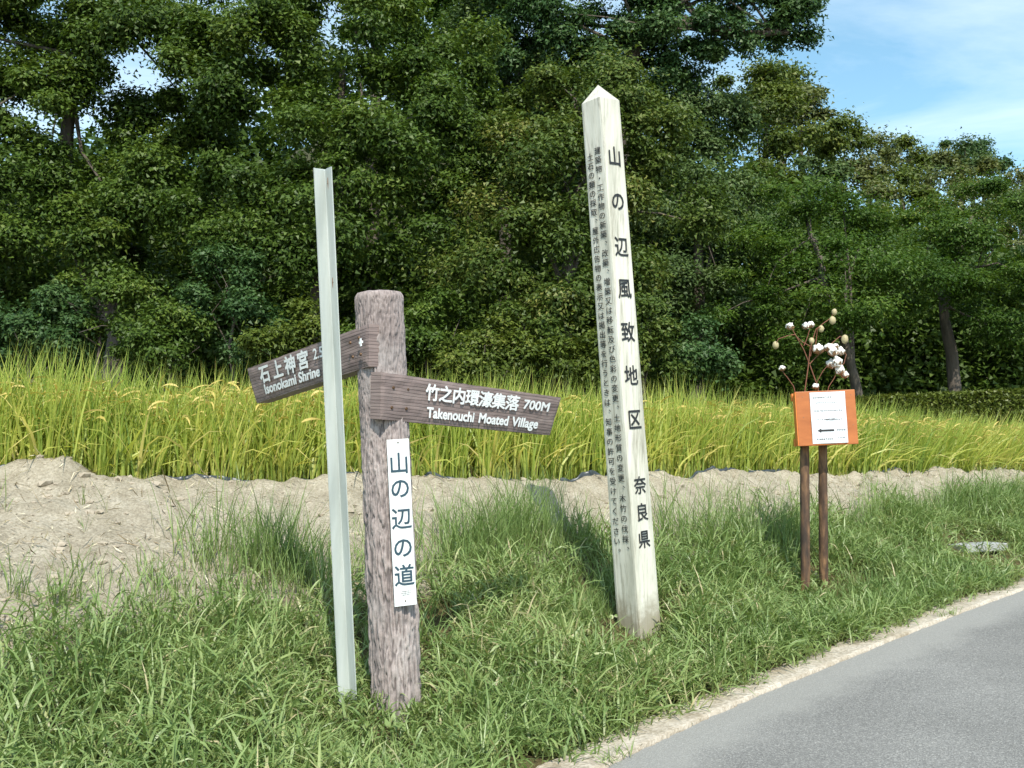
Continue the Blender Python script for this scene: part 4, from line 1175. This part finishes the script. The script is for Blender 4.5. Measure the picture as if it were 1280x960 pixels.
# ------------------------------------------------------------------ concrete slab in the grass
gs = ground_at(1235, 694); D5 = depth(gs); print('slab', gs, D5)
dirr = Vector((.96, .28, .02)).normalized(); nn_ = Vector((-.28, .96, .0)); nn_ = (nn_ - dirr * nn_.dot(dirr)).normalized(); zz_ = dirr.cross(nn_)
if zz_.z < 0: zz_ = -zz_
bm = bmesh.new(); bm_box(bm, gs + nn_ * .16 + Vector((0, 0, .07)), dirr, nn_, zz_, .24, .16, .035, .006)
bmesh.ops.subdivide_edges(bm, edges=bm.edges, cuts=3, use_grid_fill=True)
for v in bm.verts: v.co += Vector((0, 0, .004 * mnoise.noise(v.co * 12)))
slab = link('concrete_slab', bm_mesh('concrete_slab', bm), M['concrete']); tag(slab, 'pale concrete slab lying in the grass near the road', 'slab')

# ------------------------------------------------------------------ trees
def leaves(C, n_per, cr, L, W, tint, rng, outward=None, flat=.62, up=.65, jit=.55, droop=.35):
    """leaf quads around clump centres C (k,3); cr clump radius per clump"""
    k = len(C); n = k * n_per
    c = np.repeat(C, n_per, 0); r = np.repeat(cr, n_per)
    d = rng.normal(0, 1, (n, 3)); d /= np.linalg.norm(d, axis=1)[:, None]
    d[:, 2] = np.where(rng.uniform(0, 1, n) < .45, np.abs(d[:, 2]), d[:, 2])
    rr_ = rng.uniform(.2, 1, n) ** .6 * np.where(rng.uniform(0, 1, n) < .12, rng.uniform(1, 1.35, n), 1)
    loose = rng.uniform(0, 1, n) < .42
    rr_ = np.where(loose, np.minimum(np.abs(rng.normal(0, .62, n)), 1.35), rr_)
    p = c + d * (r * rr_)[:, None] * np.where(loose, 1, flat)[:, None] ** np.array([0, 0, 1])
    o = np.repeat(outward, n_per, 0) if outward is not None else 0
    nrm = d * .55 + np.array([0, 0, up]) + rng.normal(0, jit, (n, 3)) + o * .25
    nrm /= np.linalg.norm(nrm, axis=1)[:, None]
    a = rng.normal(0, 1, (n, 3)) + d * .8 + np.array([0, 0, -droop]); a -= nrm * (a * nrm).sum(1)[:, None]; a /= np.linalg.norm(a, axis=1)[:, None] + 1e-9
    s_ = np.cross(nrm, a)
    l_ = (L * rng.uniform(.65, 1.3, n))[:, None]; w_ = (W * rng.uniform(.7, 1.25, n))[:, None]
    V_ = np.stack([p + s_ * w_ * .5, p + a * l_ - nrm * l_ * .12, p - s_ * w_ * .5], 1).reshape(-1, 3)
    Q_ = np.arange(n * 3).reshape(-1, 3)
    tn = np.repeat(np.repeat(tint, n_per) + rng.normal(0, .06, n), 3)
    return V_, Q_, np.clip(tn, 0, 1)

def lobe_clumps(lobes, dens, rng, back=.25, cmin=.45, cmax=.85):
    cmin *= .75
    """clump centres over ellipsoid lobes (centre, radii)"""
    out, rad_, nout = [], [], []
    for c, rr_ in lobes:
        A = 4 * math.pi * ((rr_[0] * rr_[1]) ** 1.6 / 3 + (rr_[0] * rr_[2]) ** 1.6 / 3 + (rr_[1] * rr_[2]) ** 1.6 / 3) ** (1 / 1.6)
        m_ = max(6, int(A * dens)); d = rng.normal(0, 1, (m_, 3)); d /= np.linalg.norm(d, axis=1)[:, None]
        keep = (d[:, 1] < .35) | (rng.uniform(0, 1, m_) < back); keep &= (d[:, 2] > -.75)
        d = d[keep]
        p = np.array(c) + d * np.array(rr_) * rng.uniform(.62, 1.08, len(d))[:, None]
        out.append(p); nout.append(d); rad_.append(rng.uniform(cmin, cmax, len(d)))
    p, rd, no = np.concatenate(out), np.concatenate(rad_), np.concatenate(nout)
    keep = np.ones(len(p), bool)
    for c, rr_ in lobes:                  # drop what is buried deep inside another lobe
        q_ = np.linalg.norm((p - np.array(c)) / np.array(rr_), axis=1); keep &= ~((q_ < .5) & (rng.uniform(0, 1, len(p)) < .8))
    return p[keep], rd[keep], no[keep]

TOT = [0]
def tree(name, label, cat, px_base, lobes_px, d, green, dens=.9, n_per=420, L=.15, W=.085, trunk_r=.16, seed=1, group=None, flat=.62,
         cl=(.45, .85), trunk_path=None, bark='bark', up=.65, limbs=14, lobe_depth=.8, base_z=None, back=.2):
    rng = np.random.default_rng(seed); L, W, n_per = L * .60, W * .78, int(n_per * 2.6)
    lobes = []
    for l_ in lobes_px:
        dd = d + (l_[4] if len(l_) > 4 else 0)
        c = P(l_[0], l_[1], dd); rx, rz = l_[2] * dd / FPX, l_[3] * dd / FPX
        lobes.append(((c.x, c.y, c.z), (rx, max(.5, min(rx, rz * 1.3 * lobe_depth) * (.8 if lobe_depth == .8 else .85)), rz)))
    bx = P(px_base, 500, d); zb = float(ground_h(np.array(bx.x), np.array(bx.y))) if base_z is None else base_z
    b = Vector((bx.x, bx.y, zb - .15))
    root = empty(name, b); tag(root, label, cat, group)
    C, cr_, no = lobe_clumps(lobes, dens, rng, back, *cl)
    tint = np.clip(.5 + .33 * rng.normal(0, 1, len(C)) * .7 + .12 * no[:, 2], .05, .95)
    V_, Q_, tn = leaves(C, n_per, cr_, L, W, tint, rng, no, flat, up)
    TOT[0] += len(Q_)
    crown = child('crown', np_mesh('crown', V_, None, Q_, {'tint': tn}), GREENS[green], root)
    # trunk and limbs, reaching into the lobes
    tb = Tubes()
    zc_ = sorted(lobes, key=lambda q_: q_[0][2])
    ctr = Vector(np.mean([q_[0] for q_ in lobes], axis=0))
    if trunk_path: pts = [b] + [P(x_, y_, d + dd_) for x_, y_, dd_ in trunk_path]
    else:
        topz = Vector(zc_[-1][0]); mid = Vector((b.x * .5 + ctr.x * .5, ctr.y, (b.z + ctr.z) * .5))
        pts = [b, b.lerp(mid, .5) + Vector((rng.normal(0, .12), 0, 0)), mid, ctr, ctr.lerp(topz, .75)]
    fine = []
    for i in range(len(pts) - 1):
        for q_ in (0, .34, .67): fine.append(pts[i].lerp(pts[i + 1], q_) + Vector((rng.normal(0, .03), rng.normal(0, .03), 0)))
    fine.append(pts[-1])
    tb.add(fine, [trunk_r * (1.25 - 1.0 * i / (len(fine) - 1)) for i in range(len(fine))], 9, .15)
    sel = rng.permutation(len(C))[:limbs]
    for i in sel:
        t_ = Vector(C[i]); j = min(len(fine) - 2, max(2, int(len(fine) * rng.uniform(.5, .95)))); a = fine[j]
        m1 = a.lerp(t_, .45) + Vector((rng.normal(0, .25), rng.normal(0, .2), rng.uniform(-.1, .45)))
        r0 = trunk_r * (1.25 - 1.0 * j / len(fine)) * .42
        mids = [a, a.lerp(m1, .5), m1, m1.lerp(t_, .5) + Vector((0, 0, .08)), t_]
        tb.add(mids, [r0 * (1 - .2 * q_) for q_ in range(5)], 6)
    tr = tb.build('trunk', M[bark]); tr.parent = root; tr.matrix_parent_inverse = Matrix.Translation(-Vector(root.location))
    return root

# -- the wood behind the paddy, left to right
tree('broadleaf_tree', 'tall open broadleaf tree at the left edge with sky showing through', 'tree', 120,
     [(-60, 60, 130, 100), (60, 20, 110, 80), (40, 150, 90, 70, -.5), (170, 60, 90, 80), (200, 160, 60, 50, .5), (-40, 230, 110, 80, -.8), (110, 240, 90, 55, -.5), (60, 310, 110, 60, -1.0), (240, 30, 70, 60), (190, 260, 70, 60, -.6), (130, 330, 90, 60, -.6), (20, 80, 80, 60, 1), (250, 200, 60, 60, .6)],
     24, 'deep', .95, 400, .17, .095, .24, 101, trunk_path=[(150, 420, 0), (110, 330, 0), (75, 230, 0), (90, 120, 0), (128, 50, 0), (150, -60, 0)], limbs=7)
tree('broadleaf_tree', 'big rounded dark green tree left of the pale pole', 'tree', 380,
     [(330, 90, 110, 90), (430, 60, 110, 90, .5), (500, 150, 90, 80, -.4), (340, 190, 110, 80, -.8), (450, 220, 110, 80, -1), (560, 200, 70, 70), (290, 280, 80, 60, -.8), (390, 310, 100, 55, -1.2), (520, 290, 80, 60, -.8), (260, 120, 60, 70), (560, 90, 60, 60, .8)],
     23, 'deep', .95, 420, .16, .09, .26, 102, limbs=5)
tree('broadleaf_tree', 'pale fresh green tree rising behind the rounded dark tree', 'tree', 470,
     [(430, -10, 120, 60), (510, 20, 90, 60), (380, -60, 120, 60), (560, 30, 70, 60)], 31, 'fresh', .8, 340, .21, .12, .24, 103)
tree('conifer_tree', 'grey green bushy conifer at the top centre of the wood', 'tree', 630,
     [(640, 40, 55, 60), (615, 110, 65, 60), (660, 140, 60, 60), (640, -40, 45, 60), (600, 20, 40, 50)], 29, 'grey', 1.0, 380, .15, .07, .22, 104, flat=.8)
tree('broadleaf_tree', 'gold flecked broad tree between the brown signpost and white post', 'tree', 690,
     [(690, 150, 75, 70), (760, 130, 70, 55, .4), (640, 220, 75, 65, -.5), (720, 240, 80, 75, -.3), (660, 310, 80, 65, -.9), (740, 330, 70, 65, -.7), (610, 350, 60, 55, -.8), (700, 395, 80, 50, -1), (800, 190, 55, 65, .2), (830, 260, 60, 60, .2)],
     22, 'gold', .95, 420, .15, .08, .22, 105)
tree('broadleaf_tree', 'tall dark tree spreading a long branch into the sky', 'tree', 770,
     [(740, 20, 95, 65), (690, 80, 70, 50), (740, 110, 60, 45, .5), (810, 115, 60, 40, .3), (680, 20, 60, 60), (830, 30, 75, 45, -.3), (790, 80, 80, 45, .3), (890, 0, 70, 35), (950, 10, 60, 32), (985, 40, 34, 22), (1010, 5, 28, 26), (930, 55, 40, 16), (850, 75, 50, 26), (700, -60, 120, 60), (850, -60, 130, 55), (960, -40, 80, 40)],
     27, 'blue', 1.05, 340, .17, .09, .28, 106, trunk_path=[(775, 400, 0), (770, 250, 0), (775, 120, 0), (800, 40, 0), (860, 30, -.2), (930, 45, -.2), (985, 40, -.2)], limbs=22, cl=(.35, .7))
tree('broadleaf_tree', 'rounded olive tree just right of the white post', 'tree', 860,
     [(880, 150, 60, 45), (830, 150, 55, 50), (900, 210, 75, 55, -.4), (850, 250, 70, 65, -.8), (930, 270, 60, 50, -.5), (880, 320, 65, 50, -1), (880, 395, 75, 55, -1.4), (830, 350, 60, 50, -1)], 28, 'grey', .85, 380, .17, .09, .22, 107)
tree('broadleaf_tree', 'dark round crown on the slope beside the overhanging branch', 'tree', 940,
     [(930, 110, 42, 30), (960, 150, 50, 38, -.5), (1000, 180, 50, 40, -1), (945, 200, 60, 45, -1.2)], 40, 'olive', .8, 260, .24, .13, .22, 108, cl=(.5, .95))
tree('feathery_tree', 'feathery spreading tree behind the cotton branches', 'tree', 1085,
     [(960, 330, 80, 32, -.3), (1040, 290, 90, 38), (1000, 380, 80, 30, -.8), (1110, 350, 90, 34, -.6), (1070, 400, 80, 24, -1.0), (1130, 290, 70, 34, .4), (930, 400, 60, 26, -.4), (1000, 250, 60, 34, .8), (1060, 345, 80, 34, -.8), (1010, 430, 60, 22, -.6)],
     24, 'maple', .62, 330, .14, .06, .15, 109, lobe_depth=2.6, flat=.4, up=.9, cl=(.45, .9), limbs=9)
tree('feathery_tree', 'feathery dark tree at the right edge above the hedge', 'tree', 1190,
     [(1180, 320, 90, 38, .3), (1250, 290, 90, 42), (1230, 370, 90, 34, -.6), (1180, 395, 70, 24, -.8), (1300, 350, 80, 50), (1290, 420, 60, 24, -.4), (1200, 260, 70, 32, .8), (1340, 270, 80, 60)],
     25, 'maple', .62, 330, .14, .06, .15, 110, lobe_depth=2.6, flat=.4, up=.9, cl=(.45, .9), limbs=9, trunk_path=[(1188, 440, 0), (1180, 380, 0), (1200, 320, 0), (1215, 270, 0)])
# -- shrubs in front of the wood
shr = [(40, 395, 75, 55, 20.6, 'blue', 'dark bush at the left edge behind the rice'), (125, 375, 80, 70, 20.8, 'deep', 'leafy round bush under the open left tree'),
       (215, 415, 55, 45, 20.4, 'deep', 'low bush between the open tree and the pale bush'), (290, 375, 62, 75, 20.8, 'blue', 'bluish upright bush left of the pale pole'),
       (365, 415, 60, 50, 20.2, 'olive', 'yellowish low bush just left of the pale pole'), (535, 410, 70, 62, 20.6, 'deep', 'glossy bush right of the log post top'),
       (610, 435, 55, 45, 20.2, 'olive', 'low olive bush behind the right direction board'), (665, 415, 68, 58, 20.6, 'gold', 'gold tipped bush left of the white post'),
       (735, 440, 55, 42, 20.2, 'olive', 'low bush directly behind the white post'), (805, 410, 60, 58, 20.6, 'gold', 'gold tipped bush right of the white post'), (465, 440, 50, 40, 20.1, 'deep', 'small bush behind the log post'),
       (880, 440, 55, 45, 21.2, 'blue', 'shaded bush left of the cotton branches')]
for k, (x_, y_, rx_, ry_, d_, gcol, lab) in enumerate(shr):
    tree('shrub', lab, 'shrub', x_, [(x_, y_, rx_ * .8, ry_ * .75), (x_ - rx_ * .45, y_ + ry_ * .3, rx_ * .5, ry_ * .5, -.3), (x_ + rx_ * .45, y_ + ry_ * .25, rx_ * .5, ry_ * .5, -.2), (x_, y_ + ry_ * .75, rx_ * .8, ry_ * .4, -.2)],
         d_, gcol, 1.35, 300, .14, .075, .06, 200 + k, cl=(.28, .5), limbs=8, group='bushes along the edge of the wood', back=.15)

# -- trees on the hillside behind
hs = []
hr = np.random.default_rng(5)
for (x_, y_, d_, r_) in [(1000, 130, 52, 34), (1040, 165, 54, 38), (1085, 195, 56, 36), (1015, 215, 50, 46), (1070, 240, 50, 44), (1125, 200, 62, 34), (1160, 195, 64, 34), (1200, 200, 64, 36), (1235, 225, 62, 36), (1130, 245, 54, 46), (1190, 250, 54, 46), (1250, 265, 54, 44), (1275, 250, 60, 36),
                         (975, 100, 56, 28), (1300, 240, 62, 40), (1340, 270, 60, 44), (960, 250, 46, 40), (1095, 290, 44, 46), (1030, 290, 44, 46), (1170, 300, 44, 46), (1240, 310, 44, 46), (900, 280, 40, 46), (1310, 320, 44, 46)]:
    hs.append((x_, y_, d_, r_))
ORD = ['first', 'second', 'third', 'fourth', 'fifth', 'sixth', 'seventh', 'eighth', 'ninth', 'tenth', 'eleventh', 'twelfth', 'thirteenth', 'fourteenth']
def row_of(d_): return 'along the skyline of the far hillside' if d_ >= 52 and d_ != 54 else ('in the middle row on the far hillside' if d_ >= 50 else 'in the lowest row on the far hillside')
for k, (x_, y_, d_, r_) in enumerate(hs):
    order = sorted(h[0] for h in hs if row_of(h[2]) == row_of(d_)).index(x_)
    tree('hillside_tree', ORD[order] + ' rounded tree crown from the left ' + row_of(d_), 'tree', x_, [(x_, y_ + 4, r_ * .9, r_ * .75), (x_ - r_ * .5, y_ + r_ * .5, r_ * .6, r_ * .55, -.5), (x_ + r_ * .5, y_ + r_ * .45, r_ * .6, r_ * .55, -.4)],
         d_, ('hill', 'olive', 'hill', 'grey')[k % 4], .42, 150, .33, .18, .2, 300 + k, group='trees on the hillside', cl=(.6, 1.1), limbs=4, back=.1)
tree('broadleaf_tree', 'dark pointed tree top standing up from the distant ridge', 'tree', 1222, [(1215, 180, 22, 16), (1225, 205, 26, 22), (1190, 196, 24, 18)], 66, 'blue', .6, 220, .3, .16, .2, 350, cl=(.5, .9), limbs=4)

# -- dense understory further in, one mass added to block light between the trees
rng = np.random.default_rng(9)
C = []
for i in range(620):
    px_ = rng.uniform(-120, 1400); d_ = rng.uniform(28.5, 31)
    ymin = np.interp(px_, [-120, 240, 420, 900, 1400], [240, 230, 120, 260, 380]); py_ = rng.uniform(ymin, 565)
    C.append(tuple(P(px_, py_, d_)))
C = np.array(C)
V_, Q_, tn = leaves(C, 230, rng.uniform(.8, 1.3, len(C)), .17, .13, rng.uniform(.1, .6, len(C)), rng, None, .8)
C2 = []  # farther layer of larger leaves, a backing added to block sky gaps
for i in range(620):
    px_ = rng.uniform(-140, 1420); d_ = rng.uniform(33, 37)
    ymin = np.interp(px_, [-140, 100, 250, 330, 560, 760, 900, 1100, 1400], [150, 190, 150, 70, 60, 110, 220, 300, 340]); C2.append(tuple(P(px_, rng.uniform(ymin, 560), d_)))
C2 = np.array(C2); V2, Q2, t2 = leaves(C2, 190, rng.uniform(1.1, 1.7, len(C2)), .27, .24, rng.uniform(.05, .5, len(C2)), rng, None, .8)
V_, Q_, tn = np.concatenate([V_, V2]), np.concatenate([Q_, Q2 + len(V_)]), np.concatenate([tn, t2])
ug = link('undergrowth_screen', np_mesh('undergrowth_screen', V_, None, Q_, {'tint': tn}), GREENS['deep']); tag(ug, 'dense dark leaf mass added deep in the wood to block light', 'undergrowth_screen', kind='stuff')
TOT[0] += len(Q_)

# -- clipped hedge at the far right of the paddy
ha, hb = P(1045, 512, 23.5), P(1420, 512, 21.5)
dh = (hb - ha); dh.z = 0; hl_ = dh.length; dh.normalize(); nh_ = Vector((dh.y, -dh.x, 0))
nh_ = -nh_ if nh_.dot(CAMPOS - ha) < 0 else nh_
ztop = P(1200, 492, 22.4).z; zbot = 1.5
hroot = empty('clipped_hedge', Vector(((ha.x + hb.x) / 2, (ha.y + hb.y) / 2, zbot))); tag(hroot, 'long flat topped clipped hedge behind the rice on the right', 'hedge')
rng = np.random.default_rng(31)
n = 42000
a = rng.uniform(0, hl_, n); on_top = rng.uniform(0, 1, n) < .4
zz2 = np.where(on_top, ztop - rng.exponential(.03, n), rng.uniform(zbot, ztop, n)); ww = np.where(on_top, rng.uniform(-.45, .45, n), .45 + rng.normal(0, .05, n))
ww = ww + .05 * (fbm(a * 1.2, zz2 * 2, 91) - .5); zz2 = zz2 + .06 * (fbm(a * .9, ww * 2, 92) - .5) * on_top
cpos = np.stack([ha.x + dh.x * a + nh_.x * ww, ha.y + dh.y * a + nh_.y * ww, zz2], -1)
V_, Q_, tn = leaves(cpos, 1, np.full(n, .04), .085, .05, np.clip(fbm(a * .8, zz2 * 2, 93), 0, 1), rng, None, 1, .5, .7)
child('foliage', np_mesh('foliage', V_, None, Q_, {'tint': tn}), GREENS['hedge'], hroot); TOT[0] += len(Q_)
bm = bmesh.new(); bm_box(bm, Vector(((ha.x + hb.x) / 2, (ha.y + hb.y) / 2, (ztop + zbot) / 2 - .05)), dh, nh_, Vector((0, 0, 1)), hl_ / 2, .40, (ztop - zbot) / 2 - .02)
child('dark_core', bm_mesh('dark_core', bm), M['hill'], hroot)  # solid dark box added inside the leaves to block light through the hedge
print('tree tris', TOT[0])
